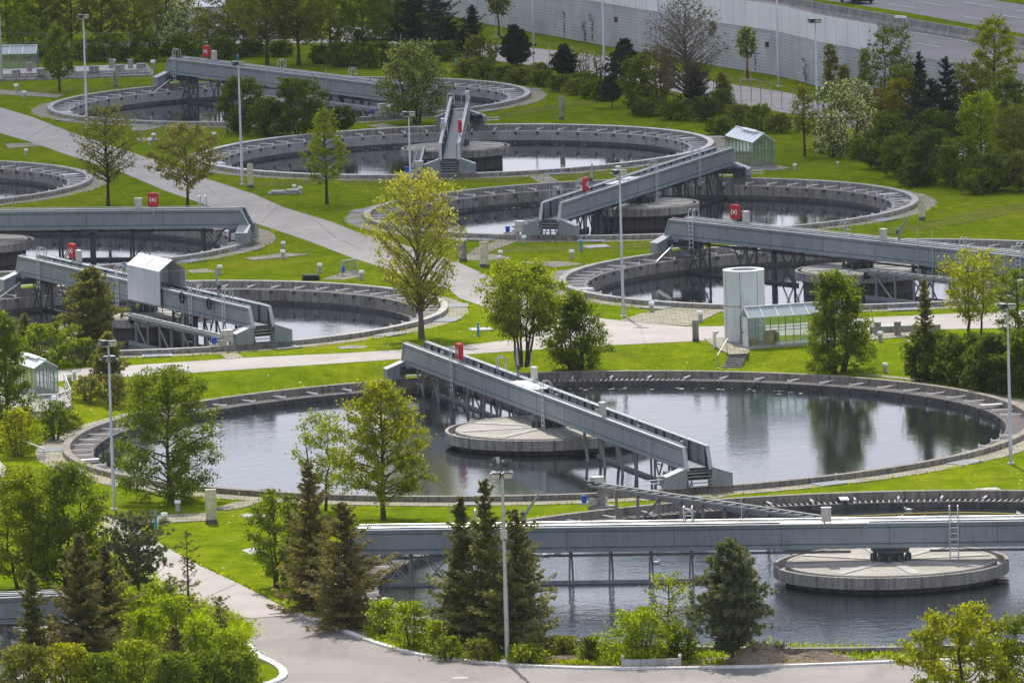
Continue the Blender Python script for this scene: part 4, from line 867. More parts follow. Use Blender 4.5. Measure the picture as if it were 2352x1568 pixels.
# ------------------------------------------------------------------ glass houses
def glasshouse(label, c0, lx, ly, L, W, hb, he, hr, bays, gb, z, door=False, vent=True, roof='glass', plinth=0.12):
    """c0: front corner; (lx,ly): unit vector along the long side; width goes to the left of it"""
    ang = math.atan2(ly, lx); t = empty('glass_shelter', (c0.x, c0.y, z), label, 'glasshouse', 'small gabled glasshouses', ang)
    b = MB(); b.box((L/2, W/2, plinth/2), (L+0.3, W+0.3, plinth), 0, 'conc_l'); b.build('plinth', t)
    b = MB(); s = 0.036
    for i in range(bays+1):
        x = L*i/bays
        for y in (0, W): b.box((x, y, (plinth+he)/2), (s*1.3, s*1.3, he-plinth), 0, 'frame')
        b.beam((x, -0.03, he), (x, W/2, hr), 0.05, 0.06, 'white'); b.beam((x, W+0.03, he), (x, W/2, hr), 0.05, 0.06, 'white')
    for y in (0, W):
        for zz in (plinth+0.03, (plinth+he)*0.52, he): b.box((L/2, y, zz), (L, s, s), 0, 'frame')
    for x in (0, L):
        for j in range(gb+1): b.box((x, W*j/gb, (plinth+he)/2), (s, s, he-plinth), 0, 'frame')
        for zz in (plinth+0.03, he-0.02): b.box((x, W/2, zz), (s, W, s), 0, 'frame')
    b.build('frame', t)
    b = MB(); b.box((L/2, W/2, hr+0.03), (L+0.1, 0.14, 0.06), 0, 'white')
    if vent: b.hexa([(L*0.2, W/2-0.02, hr+0.08), (L*0.72, W/2-0.02, hr+0.08), (L*0.72, W/2+0.3, hr+0.0), (L*0.2, W/2+0.3, hr+0.0)], [(L*0.2, W/2-0.02, hr+0.12), (L*0.72, W/2-0.02, hr+0.12), (L*0.72, W/2+0.3, hr+0.05), (L*0.2, W/2+0.3, hr+0.05)], 'white')
    b.build('ridge_cap', t)
    for s_ in (0, 1):
        b = MB(); y0 = -0.05 if s_ == 0 else W+0.05; g = 0.02
        b.hexa([(0.02, y0, he-0.01), (L-0.02, y0, he-0.01), (L-0.02, W/2, hr-0.03), (0.02, W/2, hr-0.03)], [(0.02, y0, he+0.005), (L-0.02, y0, he+0.005), (L-0.02, W/2, hr-0.012), (0.02, W/2, hr-0.012)], 'roofglass' if roof == 'sheet' else 'roofpane'); b.build('roof_pane', t)
    for y in (0, W):
        b = MB(); b.box((L/2, y, (plinth+he)/2), (L-0.06, 0.012, he-plinth-0.1), 0, 'glass'); b.build('wall_pane', t)
    for x in (0, L):
        b = MB(); poly = [(0.04, plinth+0.05), (W-0.04, plinth+0.05), (W-0.04, he-0.06), (W/2, hr-0.08), (0.04, he-0.06)]
        if not (door and x == 0): b.cross(poly, x-0.006, x+0.006, 'glass'); b.build('gable_pane', t)
        else:
            b.cross([(0.0, he), (W, he), (W/2, hr)], x-0.02, x+0.02, 'frame'); b.build('gable_panel', t)
            b = MB(); b.box((x-0.02, W*0.36, (plinth+he)/2), (0.05, W*0.6, he-plinth), 0, 'tower'); b.box((x-0.055, W*0.36, he*0.78), (0.01, 0.3, 0.35), 0, 'white'); b.box((x-0.07, W*0.58, he*0.5), (0.05, 0.05, 0.12), 0, 'black'); d = b.build('door', t)
    return t, ang
# small shelter beside the climbing bridge
g0 = at(1731, 388, 0); g1 = at(1668, 371, 0); d = (g1 - g0); L = d.length; d.normalize()
t, a = glasshouse('small glass shelter with a bright pitched roof at the end of the climbing bridge', g0 , d.x, d.y, L, 1.75, 0, 2.0, 2.65, 8, 4, 0.0, roof='sheet')
# mirror so that the width goes to the right
t.location = (g0.x - d.y*-1.75, g0.y + d.x*-1.75, 0)
# long glasshouse beside the white tower
g0 = at(1720.5, 801, 0); g1 = at(1962, 785, 0); d = (g1 - g0); L = d.length; d.normalize()
glasshouse('long low glasshouse with grey door standing against the white tower', g0, d.x, d.y, L, 1.6, 0, 1.95, 2.55, 7, 2, 0.0, door=True, vent=False)
ghA = math.atan2(d.y, d.x)
for nm, off, sz, mt, lab, cat in [('cable_drum', 1.75, 0.62, 'stake', 'wooden cable drum standing inside the long glasshouse', 'cable drum'), ('storage_crate', 0.55, 0.4, 'stake', 'brown crate inside the long glasshouse by its door', 'crate')]:
    q = g0 + d*off + Vector((-d.y, d.x, 0))*0.75; t = empty(nm, (q.x, q.y, 0.12), lab, cat, rz=ghA + 0.5)
    b = MB()
    if nm == 'cable_drum':
        n = 20
        for xx in (-0.25, 0.25): b.cross([(0.45*math.cos(2*math.pi*i/n), 0.45+0.45*math.sin(2*math.pi*i/n)) for i in range(n)], xx-0.03, xx+0.03, 'stake')
        b.build('flange', t); b = MB(); b.cross([(0.28*math.cos(2*math.pi*i/n), 0.45+0.28*math.sin(2*math.pi*i/n)) for i in range(n)], -0.22, 0.22, 'black'); b.build('wound_cable', t)
    else:
        b.box((0, 0, 0.2), (0.55, 0.4, 0.4), 0, 'stake'); b.box((0, 0, 0.41), (0.6, 0.45, 0.03), 0, 'stake'); b.build('body', t)
        b = MB()
        for zz in (0.1, 0.3): b.box((0, -0.21, zz), (0.57, 0.02, 0.06), 0, 'stake')
        b.build('slat', t)
# glasshouse on the platform
PZ = 0.0
plat = [at(x, y, PZ) for x, y in [(166.5, 931), (133, 943), (100, 944), (20, 950), (-40, 930), (0, 885), (110, 878), (150, 893)]]
t = empty('concrete_platform', plat[1].copy(), 'grey concrete platform with a railing under the left glasshouse', 'platform'); o0 = plat[1]
b = MB(); b.prism([(q.x-o0.x, q.y-o0.y) for q in plat][::-1], -1.3, 0.02, 'conc'); b.build('retaining_wall', t)
b = MB(); pr = [Vector((q.x-o0.x, q.y-o0.y, 0)) for q in (plat[7], plat[0], plat[1], plat[2], plat[3])]
ins = [q*0.97 + Vector((-0.05, 0.12, 0)) for q in pr]
for i in range(4):
    for zz in (0.35, 0.68, 1.0): b.tube([ins[i] + Vector((0, 0, zz)), ins[i+1] + Vector((0, 0, zz))], 0.028 if zz < 1 else 0.035, 6, 'bright')
b.build('railing', t)
for q in ins:
    b = MB(); b.tube([(q.x, q.y, 0), (q.x, q.y, 1.0)], 0.03, 6, 'galv'); b.build('railing_post', t)
g0 = at(81, 910, 0.05); ggv = at(134, 906, 0.05) - g0; W = ggv.length; w = ggv.normalized(); l = Vector((-w.y, w.x, 0))
glasshouse('glasshouse with a pale roof on the platform at the left edge', g0 + ggv, l.x, l.y, 5.0, W, 0, 1.75, 2.2, 7, 5, 0.03, roof='sheet')
# glass shelter at the top left
g0 = at(84, 169, 0); g1 = at(-40, 172, 0); d = (g0 - g1); L = d.length; d.normalize()
glasshouse('far glass shelter behind the stepped plinth at the top left', g1, d.x, d.y, L, 2.2, 0, 1.75, 2.4, 4, 3, 0.0, vent=True)

# ------------------------------------------------------------------ white tower
p = at(1713, 786, 0); p.y += 1.1; t = empty('round_tower', p, 'white round panelled tower with an open top beside the long glasshouse', 'tower')
r = 47.3/pxm(p); hh = 4.55
b = MB(); b.lathe([(r, -0.1), (r, hh-0.09), (r+0.02, hh-0.08), (r+0.02, hh), (r*0.66, hh+0.005), (r*0.66, hh-1.2), (0.02, hh-1.2)], 64, mt='tower'); b.build('shell', t)
b = MB()
for i in range(7):
    a = -math.pi/2 - 0.22 + i*2*math.pi/7; b.box((r*math.cos(a), r*math.sin(a), hh/2-0.05), (0.012, 0.028, hh-0.1), a, 'black')
b.lathe([(r+0.004, 2.28), (r+0.004, 2.31)], 64, mt='black'); b.build('panel_joint', t)
b = MB(); b.lathe([(r*0.645, hh-0.25), (0.02, hh-0.25)], 48, mt='steel_dark'); b.build('vent_grille', t)

# steps beside the long glasshouse
tl, tr, bl, br = at(1676, 813, 0), at(1717, 811, 0), at(1656, 849, ZL), at(1701, 848, ZL)
t = empty('stairway', tl.copy(), 'flight of concrete steps going down from the long glasshouse to the large tank', 'steps'); b = MB(); n = 7
for i in range(n):
    f0, f1 = i/n, (i+1)/n; z = ZL*(i+0.35)/n
    a, c, e, g = tl.lerp(bl, f0), tr.lerp(br, f0), tr.lerp(br, f1), tl.lerp(bl, f1)
    pts = [(q.x-tl.x, q.y-tl.y) for q in (g, e, c, a)]
    b.prism(pts, z-0.6, z, 'conc'); 
    m0, m1 = Vector(pts[0]+(z+0.005,)), Vector(pts[1]+(z+0.005,)); b.beam(m0, m1, 0.07, 0.02, 'conc_l')
b.build('step_flight', t)
b = MB(); h0 = Vector((0.0, 0, 0.0)); h1 = bl - tl; h0 = Vector((-0.15, 0.1, 0)); 
for q in (h0, Vector((h1.x-0.2, h1.y, ZL))): b = MB(); b.tube([q, q + Vector((0, 0, 0.95))], 0.03, 6, 'galv'); b.build('railing_post', t)
b = MB(); b.tube([h0 + Vector((0.05, 0.05, 0.97)), Vector((h1.x-0.2, h1.y-0.05, ZL+0.93))], 0.04, 8, 'bright'); b.build('handrail', t)
# handrail down left
q0, q1 = gr(55, 1048), gr(102, 1067); t = empty('handrail', q0, 'galvanised handrail on the bank at the far left of the large tank', 'handrail'); e = q1 - q0
for q in (Vector((0, 0, 0)), e): b = MB(); b.tube([q, q + Vector((0, 0, 0.95))], 0.03, 6, 'galv'); b.build('post', t)
b = MB(); b.tube([Vector((-0.15, 0, 0.85)), Vector((-0.1, 0, 0.98)), e + Vector((0.1, 0, 0.92)), e + Vector((0.12, 0, 0.75))], 0.035, 8, 'bright'); b.build('rail', t)
# railing near the right hedge
q0, q1 = gr(2082, 806), gr(2150, 822); t = empty('railing', q0, 'galvanised three-rail railing beside the dark hedge on the right', 'railing'); e = q1 - q0
for f in (0, 0.5, 1): b = MB(); b.tube([e*f, e*f + Vector((0, 0, 1.05))], 0.03, 6, 'galv'); b.build('post', t)
b = MB()
for zz in (0.3, 0.68, 1.05): b.tube([Vector((0, 0, zz)), e + Vector((0, 0, zz))], 0.035, 6, 'bright')
b.build('rail', t)
# low wall with two square pillars right of long glasshouse
q0, q1 = at(1998, 766, 0), at(2160, 760, 0); t = empty('low_wall', q0, 'low concrete wall beside the road right of the long glasshouse', 'low wall', rz=math.atan2(q1.y-q0.y, q1.x-q0.x)); L = (q1-q0).length
b = MB(); b.box((L/2, 0, 0.2), (L, 0.25, 0.4), 0, 'conc'); b.build('wall', t); b = MB(); b.box((L/2, 0.25, 0.42), (L, 0.8, 0.05), 0, 'conc_l'); b.build('coping', t)
for x, y, h, lab in [(2016, 770, 29, 'square concrete pillar on the low wall, left of the pair'), (2062, 771, 31, 'square concrete pillar on the low wall, right of the pair')]:
    p = at(x, y, 0); t = empty('square_pillar', p, lab, 'pillar', 'square pillars of the low wall'); h_ = hpx(p, h); b = MB(); b.box((0, 0, h_/2), (0.42, 0.42, h_), 0, 'conc'); b.build('shaft', t); b = MB(); b.box((0, 0, h_+0.03), (0.48, 0.48, 0.07), 0, 'conc_l'); b.build('cap', t)
# stepped plinth, shafts
q0, q1 = at(-20, 190, 0), at(352, 178, 0); d = q1-q0; L = d.length; a = math.atan2(d.y, d.x); t = empty('stepped_plinth', q0, 'long low concrete plinth of three steps beside the far path', 'plinth', rz=a)
for i in range(3):
    b = MB(); b.box((L/2, 2.2+i*0.75+1.5, 0.09+i*0.17), (L-i*0.5, 5.5-i*0.0, 0.17), 0, 'conc_l' if i == 2 else 'conc'); b.build('step', t)
for x, y, w, lab in [(37, 173, 20, 'concrete shaft ring on the plinth before the far glass shelter, leftmost'), (95, 170, 22, 'concrete shaft ring on the plinth behind the small tree'), (158, 166, 23, 'concrete shaft ring on the plinth left of the lamp mast'), (216, 164, 23, 'concrete shaft ring on the plinth right of the lamp mast'), (275, 161, 23, 'concrete shaft ring on the plinth, second from the farthest bridge'), (325, 158, 23, 'concrete shaft ring on the plinth nearest the farthest bridge')]:
    p = at(x, y, 0.5); r = w/2/pxm(p); t = empty('shaft_ring', p, lab, 'shaft', 'concrete shaft rings on the plinth')
    b = MB(); b.lathe([(r, -0.1), (r, 0.38), (r-0.06, 0.42), (r-0.06, 0.40), (0.02, 0.40)], 24, mt='conc'); b.build('ring', t)
    b = MB(); b.lathe([(r*1.04, 0.40), (r*1.04, 0.46), (0.02, 0.47)], 24, mt='steel'); b.build('lid', t)
for x, y, lab in [(68, 167, 'square stub pillar on the plinth before the far glass shelter'), (118, 168, 'square stub pillar beside the shaft ring behind the small tree'), (256, 159, 'square stub pillar behind the lamp mast on the plinth'), (300, 160, 'yellow-stained stub pillar between the last shaft rings'), (426, 0, '')]:
    if not lab: continue
    p = at(x, y, 0.4); t = empty('stub_pillar', p, lab, 'pillar', 'stub pillars on the plinth'); b = MB(); b.box((0, 0, 0.4), (0.4, 0.4, 0.9), 0.2, 'conc'); b.build('shaft', t); b = MB(); b.box((0, 0, 0.87), (0.46, 0.46, 0.06), 0.2, 'conc_l'); b.build('cap', t)
# concrete covers on the lawn
p = at(655, 445, 0); t = empty('shaft_cover', p, 'pair of pale concrete slabs on a low base in the lawn', 'shaft cover'); b = MB(); b.box((0, 0, 0.06), (2.5, 1.6, 0.14), 0, 'conc'); b.build('base', t)
b = MB(); b.box((-0.55, -0.1, 0.2), (1.0, 1.2, 0.12), 0, 'conc_l'); b.build('slab', t); b = MB(); b.box((0.65, 0.1, 0.24), (1.1, 1.2, 0.14), 0, 'conc_l'); b.build('slab', t)
vent_post(676, 440, 16, 'rear stub vent post on the pale concrete slabs'); vent_post(690, 446, 18, 'front stub vent post on the pale concrete slabs')
for x, y, w, lab in [(1056, 1558, 1.0, 'round manhole cover in the access road'), (2098, 462, 1.6, 'flat stone plate in the lawn at the far right'), (1640, 316, 1.4, 'flat stone plate on the lawn below the reddish bare tree'), (2270, 1126, 1.2, 'flat plate in the lawn right of the large tank'), (585, 1185, 1.2, 'flat plate in the lawn by the tall yellowish pillar'), (1370, 567, 1.6, 'flat plate near the blue marker on the mid lawn'), (1105, 757, 1.3, 'flat plate on the lawn at the lime tree')]:
    p = gr(x, y); t = empty('cover_plate', (p.x, p.y, p.z+0.02), lab, 'cover plate'); b = MB()
    if 'manhole' in lab: b.lathe([(0.95, 0.0), (0.93, 0.012), (0.5, 0.014)], 32, mt='asph_d'); b.build('surround', t); b = MB(); b.lathe([(0.46, 0.0), (0.45, 0.03), (0.01, 0.03)], 32, mt='conc_l'); b.build('lid', t)
    else: b.box((0, 0, 0.02), (w, w*1.1, 0.06), 0.2, 'conc_l'); b.build('slab', t); b = MB(); b.box((0, 0, 0.0), (w+0.2, w*1.1+0.2, 0.05), 0.2, 'conc'); b.build('frame', t)
# black stack and tilted metal frame
p = at(714, 643, 0); t = empty('grating_stack', p, 'low black stack of gratings on the lawn by the tank rim', 'stack'); b = MB()
for i in range(4): b.box((0.03*(-1)**i, 0.02*i, 0.05+i*0.09), (1.15, 0.7, 0.06), 0.15*((-1)**i), 'black')
b.build('layer', t); b = MB()
for i in range(5): b.box((-0.45+i*0.22, 0, 0.40), (0.06, 0.6, 0.05), 0, 'black')
b.build('top_bars', t)
q0, q1 = at(786, 634, 0), at(836, 626, 0); t = empty('barrier_frame', q0, 'tilted galvanised mesh barrier frame left of the yellow tree', 'barrier', rz=math.atan2(q1.y-q0.y, q1.x-q0.x)); b = MB(); Lq = 1.55
for x in (0, Lq): b.tube([(x, 0, 0), (x, 0, 1.05)], 0.05, 8, 'galv'); b.beam((x, -0.3, 0.05), (x, 0.5, 0.05), 0.08, 0.06, 'galv'); b.beam((x, 0.45, 0.05), (x, 0, 0.9), 0.05, 0.05, 'galv')
b.build('leg', t); b = MB()
for zz in (0.2, 1.02): b.tube([(0, 0, zz), (Lq, 0, zz)], 0.045, 8, 'galv')
b.build('rail', t); b = MB()
for i in range(1, 16): b.tube([(Lq*i/16, 0, 0.2), (Lq*i/16, 0, 1.0)], 0.012, 4, 'frame')
b.build('mesh_panel', t)
b = MB(); b.box((0.06, -0.07, 0.45), (0.3, 0.02, 0.4), 0, 'blue'); b.build('sign_plate', t)
# concrete angle blocks by the road
q0, q1 = at(1428, 1535, ZL), at(1564, 1532, ZL); a = math.atan2(q1.y-q0.y, q1.x-q0.x); Lq = (q1-q0).length; t = empty('retaining_block', q0, 'row of pale concrete angle blocks at the roadside below the bright bush', 'blocks', rz=a)
for i in range(3):
    b = MB(); b.box((Lq*(i+0.5)/3, 0.1, 0.22), (Lq/3-0.015, 0.14, 0.44), 0, 'conc_l'); b.build('block', t)
for x in (0.05, Lq-0.05):
    b = MB(); b.box((x, 0.55, 0.28), (0.14, 0.9, 0.56), 0, 'conc_l'); b.build('end_block', t)
# soil heaps
def heap(x, y, w, h, label, seed, mt='dirt', dy=0.95):
    rng = np.random.default_rng(seed); p = gr(x, y); W = w/pxm(p); hh = h/pxm(p); n = 72; vs = []; fs = []
    ph = rng.uniform(0, 6.28, 8)
    for j in range(n+1):
        for i in range(n+1):
            u, v = i/n*2-1, j/n*2-1; r = math.hypot(u, v); f = (0.5+0.5*math.cos(math.pi*min(1, r)))**0.75 if r < 1 else 0
            nz = sum(math.sin((k+1)*2.2*u + ph[k])*math.cos((k+1)*1.9*v + ph[k-1])/(k+1) for k in range(7))*0.15 + rng.uniform(-0.07, 0.09)
            vs.append((u*W/2, v*dy, f*hh*(1+nz) - 0.04 if r < 1 else -0.06))
    for j in range(n):
        for i in range(n): a = j*(n+1)+i; fs.append((a, a+1, a+n+2, a+n+1))
    b = MB(); b.add(vs, fs, mt, True); o = b.build('soil_heap', None, p); return tag(o, label, 'soil heap', 'brown soil heaps')
heap(1745, 1519, 200, 40, 'taller brown soil heap at the roadside right of the grey pine', 3); heap(1880, 1517, 220, 24, 'flatter brown soil heap at the roadside, right of the taller one', 4)
heap(1290, 1518, 170, 18, 'low brown soil heap with dry stalks right of the nearest lamp mast', 5)
b = MB(); rng = np.random.default_rng(9)
for i in range(70):
    a = rng.uniform(0, 6.28); e = rng.uniform(-0.1, 1.2); l = rng.uniform(0.25, 0.6); s0 = Vector((rng.normal(0, 0.25), rng.normal(0, 0.2), rng.uniform(0.1, 0.4)))
    b.tube([s0, s0 + Vector((math.cos(a)*math.cos(e)*l, math.sin(a)*math.cos(e)*l, math.sin(e)*l))], [0.018, 0.006], 4, 'bark')
p = gr(1785, 1512); o = b.build('brushwood', None, (p.x, p.y-0.8, p.z+0.35)); tag(o, 'tangle of dry brushwood lying on the taller soil heap', 'brushwood')
# yellow float line in the front tank
cx, cy, zg, R = TK['B']; b = MB(); pts = []
for i in range(60):
    a = 0.75 + i*1.9/59; r = R-4.6 + 0.35*math.sin(i*0.4); pts.append((r*math.cos(a), r*math.sin(a), -0.37))
b.tube(pts, 0.035, 6, 'yellow'); o = b.build('float_line', None, (cx, cy, zg)); tag(o, 'thin yellow float line lying on the water of the front tank', 'float line')
# floating scum along the back walls
rng = np.random.default_rng(12); b = MB()
for k, a0, a1, n_ in (('A', 0.9, 2.1, 70), ('E', 0.9, 2.2, 60), ('D', 1.2, 2.2, 30)):
    cx, cy, zg, R = TK[k]; zz = zg + (-0.42 if k in 'AB' else -1.05) + 0.006
    for _ in range(n_):
        a = rng.uniform(a0, a1); r = R - 2.3 - abs(rng.normal(0, 1.0)); s = rng.uniform(0.03, 0.12); x, y = cx + r*math.cos(a), cy + r*math.sin(a); m_ = 7
        b.add([(x + s*1.6*math.cos(2*math.pi*i/m_)*rng.uniform(0.5, 1.2), y + s*math.sin(2*math.pi*i/m_)*rng.uniform(0.5, 1.2), zz) for i in range(m_)], [tuple(range(m_))], 'cream')
o = b.build('floating_scum'); o['kind'] = 'stuff'; o['label'] = 'pale flecks of scum floating along the back walls of the tanks'; o['category'] = 'scum'
# gulls
def gull():
    t = empty('gull', (0, 0, 0), 'white gull with grey wings floating on the water of the front tank', 'gull', 'gulls on the front tank')
    b = MB(); n = 10; prof = [(-0.24, 0.015, 0.09), (-0.17, 0.055, 0.08), (-0.05, 0.09, 0.08), (0.06, 0.09, 0.085), (0.13, 0.06, 0.11), (0.16, 0.042, 0.16), (0.185, 0.045, 0.20), (0.22, 0.03, 0.205), (0.25, 0.008, 0.195)]
    b.tube([(x, 0, z) for x, r, z in prof], [r for x, r, z in prof], n, 'white'); b.build('body', t)
    for s in (-1, 1): b = MB(); b.hexa([(-0.3, 0.02*s, 0.12), (0.05, 0.06*s, 0.1), (0.09, 0.1*s, 0.12), (-0.05, 0.105*s, 0.1)], [(-0.3, 0.02*s, 0.135), (0.05, 0.05*s, 0.17), (0.09, 0.09*s, 0.14), (-0.05, 0.1*s, 0.13)], 'galv'); b.build('wing', t)
    b = MB(); b.tube([(0.24, 0, 0.197), (0.295, 0, 0.188)], [0.012, 0.004], 6, 'orange'); b.build('beak', t); return t
g = gull(); first = True; zw = ZL-0.42
for x, y, rz in [(2086, 1171, 2.8), (2065, 1189, 0.4), (2116, 1190, 0.2), (2322, 1192, 1.2), (2338, 1181, 2.0), (2024, 1152, 0.6), (1533, 1388, 0.1)]: pass
for x, y, rz in [(2085.5, 1172, 2.8), (2066, 1190, 0.4), (2116, 1190, 0.1), (2323, 1193, 1.2), (2340, 1182, 2.0), (1282, 1271, 0.1), (1252, 1277, 2.5), (1508, 1293, 0.5)]:
    p = at(x, y, zw); o = g if first else copy_tree(g); first = False; o.location = (p.x, p.y, zw-0.03); o.rotation_euler.z = rz
# ------------------------------------------------------------------ motorway, noise wall, service yard at the back
BASE = [(880, 5), (1039, 37.7), (1148.6, 61.6), (1280, 85), (1412, 109.6), (1530, 130), (1649, 153), (1786, 174), (1892, 202), (2050, 233), (2242, 268), (2420, 300)]
wp = [at(x, y, 0) for x, y in BASE]; d0 = (wp[0]-wp[1]); wp = [wp[0] + d0*6] + wp
acc = [0]
for i in range(1, len(wp)): acc.append(acc[-1] + (wp[i]-wp[i-1]).length)
def wall_strip(name, z0, z1, mt, th, s0, s1, parent, batter=0.0):
    pts = []
    n = 60
    for i in range(n+1):
        s = s0 + (s1-s0)*i/n; j = max(k for k in range(len(acc)-1) if acc[k] <= s + 1e-6); f = (s-acc[j])/(acc[j+1]-acc[j]); pts.append((wp[j].lerp(wp[j+1], min(1, f)), s))
    vs = []; fs = []; uv = []
    for q, s in pts:
        vs += [(q.x, q.y, z0), (q.x, q.y+batter, z1), (q.x, q.y+batter+th, z1), (q.x, q.y+th, z0)]
    for i in range(n):
        for j in range(4): a, c = i*4+j, i*4+(j+1) % 4; fs.append((a, a+4, c+4, c))
    fs.append((0, 1, 2, 3)); fs.append((n*4+3, n*4+2, n*4+1, n*4))
    b = MB(); b.add(vs, fs, mt); o = b.build(name, parent); me = o.data; ul = me.uv_layers.new(name='UVMap')
    for l in me.loops:
        v = l.vertex_index; s = pts[v//4][1]; ul.data[l.index].uv = (s, me.vertices[v].co.z)
    return o
nw = empty('noise_wall', (0, 0, 0), 'long grey block wall topped by pale smooth panels along the motorway', 'wall')
wall_strip('block_wall', -0.3, HM, 'gabion', 0.5, 0, acc[-1], nw, 0.25)
sE = acc[10] - 0.2*(acc[10]-acc[9]); wall_strip('panel', HM+0.003, HM+2.25, 'panel', 0.22, 0, sE, nw, 0.0)
b = MB()
for s, zc in [(0, 0)]: pass
o = wall_strip('capping', HM+2.253, HM+2.35, 'conc_l', 0.34, 0, sE, nw); 
for v in o.data.vertices: v.co.y += 0.25-0.06
for v in nw.children[1].data.vertices: v.co.y += 0.25
wall_strip('parapet', HM+0.003, HM+0.28, 'conc_l', 0.3, sE+0.05, acc[-1], nw).location.y = 0.28
# motorway slab
def far(x, y): return at(x, y, HM)
edge = [Vector((q.x, q.y+0.55, HM)) for q in wp]
b = MB(); poly = [(q.x, q.y) for q in edge] + [(420, edge[-1].y+20), (420, 2500), (-600, 2500)]
b.prism(poly[::-1] if False else poly, HM-0.3, HM-0.02, 'asph_m'); structure(b.build('motorway'))
def msheet(name, px, mt, lift): pts = [at(x, y, HM+lift) for x, y in px]; b = MB(); b.prism(pts, HM+lift-0.03, HM+lift, mt); return structure(b.build(name))
# grass median and verge
msheet('median_strip', [(1793, -12), (2084, 43), (2231, 73), (2352, 97), (2450, 117), (2450, 98), (2352, 78), (2231, 56), (2084, 29), (1930, 6), (1840, -8), (1700, -40), (1690, -32)], 'grass', 0.02)
msheet('verge', [(2250, -6), (2352, 10), (2450, 26), (2450, -60), (2000, -60), (2000, -42)], 'grass', 0.02)
def dash(px, lab=None):
    b = MB(); a, c = at(*px[0], HM+0.01), at(*px[1], HM+0.01); b.beam(a, c, 0.2, 0.01, 'rail'); return structure(b.build('lane_marking'))
R3 = lambda x, y: (1546.5 + x*0.34247, y*0.34247)
for q in [((1440, 28), (1615, 56)), ((1670, 17), (1840, 46)), ((1950, 16), (2135, 46)), ((1930, 108), (2100, 136)), ((2160, 96), (2335, 124)), ((2290, 70), (2450, 94)), ((1620, 290), (1797, 320)), ((2060, 365), (2230, 393)), ((2430, 424), (2560, 446)), ((1250, -4), (1400, 22))]: dash((R3(*q[0]), R3(*q[1])))
b = MB(); pl = [at(*R3(x, y), HM+0.012) for x, y in [(1400, 188), (1570, 215), (1800, 252), (2352, 346), (2600, 390)]]
for i in range(len(pl)-1): b.beam(pl[i], pl[i+1], 0.18, 0.012, 'rail')
structure(b.build('lane_marking'))
# concrete crash barrier: one thing per row, a part per element
jb = [at(*R3(x, y), HM) for x, y in [(300, -36), (720, 38), (930, 78), (1120, 110), (1420, 162), (1560, 190), (1800, 232), (2000, 266), (2352, 328), (2600, 374)]]
t = empty('crash_barrier', jb[0].copy(), 'row of grey concrete barrier elements along the motorway median', 'barrier')
el = MB(); el.cross([(-0.3, 0), (0.3, 0), (0.28, 0.08), (0.13, 0.32), (0.09, 0.88), (-0.09, 0.88), (-0.13, 0.32), (-0.28, 0.08)], -1.72, 1.72, 'conc'); em = el.mesh('barrier_element')
tot = sum((jb[i+1]-jb[i]).length for i in range(len(jb)-1)); s = 0
while s < tot:
    r_ = s; i = 0
    while i < len(jb)-2 and r_ > (jb[i+1]-jb[i]).length: r_ -= (jb[i+1]-jb[i]).length; i += 1
    dv = (jb[i+1]-jb[i]).normalized(); q = jb[i] + dv*r_ - jb[0]; o = bpy.data.objects.new('barrier_element', em); COL.objects.link(o); o.parent = t; o.location = q; o.rotation_euler.z = math.atan2(dv.y, dv.x); s += 3.5
# car
p = at(1968, 6.5, HM); dv = (at(*R3(1840, 46), HM) - at(*R3(1670, 17), HM)).normalized(); t = empty('car', p, 'dark blue-green estate car driving on the motorway, cut by the top edge', 'car', rz=math.atan2(dv.y, dv.x))
M['carpaint'] = m_paint('car_paint', (0.02, 0.05, 0.055), 0.25, 0.3, 0.05, dirta=0.1)
b = MB(); body = [(-2.1, 0.28), (2.05, 0.25), (2.12, 0.5), (2.0, 0.74), (1.1, 0.9), (0.4, 1.38), (-1.5, 1.42), (-2.05, 0.95), (-2.15, 0.55)]
b.side(body, -0.84, 0.84, 'carpaint'); b.build('body', t)
b = MB()
for s in (-1, 1): b.side([(0.85, 0.92), (0.35, 1.32), (-1.4, 1.35), (-1.85, 0.95)], s*0.845-0.006, s*0.845+0.006, 'black')
b.build('side_window', t)
for x in (-1.3, 1.3):
    for s in (-1, 1): b = MB(); n = 18; b.side([(x+0.31*math.cos(2*math.pi*i/n), 0.31+0.31*math.sin(2*math.pi*i/n)) for i in range(n)], s*0.86-0.1, s*0.86+0.02, 'black'); w = b.build('wheel', t); b = MB(); b.side([(x+0.18*math.cos(2*math.pi*i/n), 0.31+0.18*math.sin(2*math.pi*i/n)) for i in range(n)], s*0.87-0.005, s*0.87+0.025, 'galv'); b.build('rim', w)
for s in (-1, 1): b = MB(); b.box((2.08, s*0.6, 0.62), (0.1, 0.35, 0.14), 0, 'bright'); b.build('headlight', t)
# service yard road behind the fence
sheet('yard_road', [(760, 60), (900, 66), (985, 84), (1100, 100), (1260, 114), (1420, 133), (1560, 165), (1640, 188), (1810, 213), (1900, 235), (2000, 262), (2120, 292), (2352, 345), (2450, 370), (2450, 420), (2352, 392), (2120, 338), (1990, 305), (1890, 276), (1820, 262), (1700, 240), (1570, 215), (1400, 178), (1280, 158), (1160, 143), (1090, 134), (980, 122), (880, 100), (760, 85)], 0, 'asph', 0.03)
ft = at(1150, 138, 0); t = empty('wire_fence', ft, 'wire mesh fence on thin steel posts along the yard road', 'fence')
FP = [(1140, 118), (1186, 140), (1226, 148), (1263, 153), (1317, 161), (1365, 171), (1410, 178), (1455, 188), (1640, 233), (1680, 234), (1702, 233), (1726, 236), (1748, 240), (1772, 246), (1796, 252), (1822, 260), (1880, 268), (1960, 292), (2040, 312)]
fp = [at(x, y, 0) for x, y in FP]; pm = MB(); pm.tube([(0, 0, 0), (0, 0, 2.0)], 0.035, 6, 'galv'); pmm = pm.mesh('fence_post')
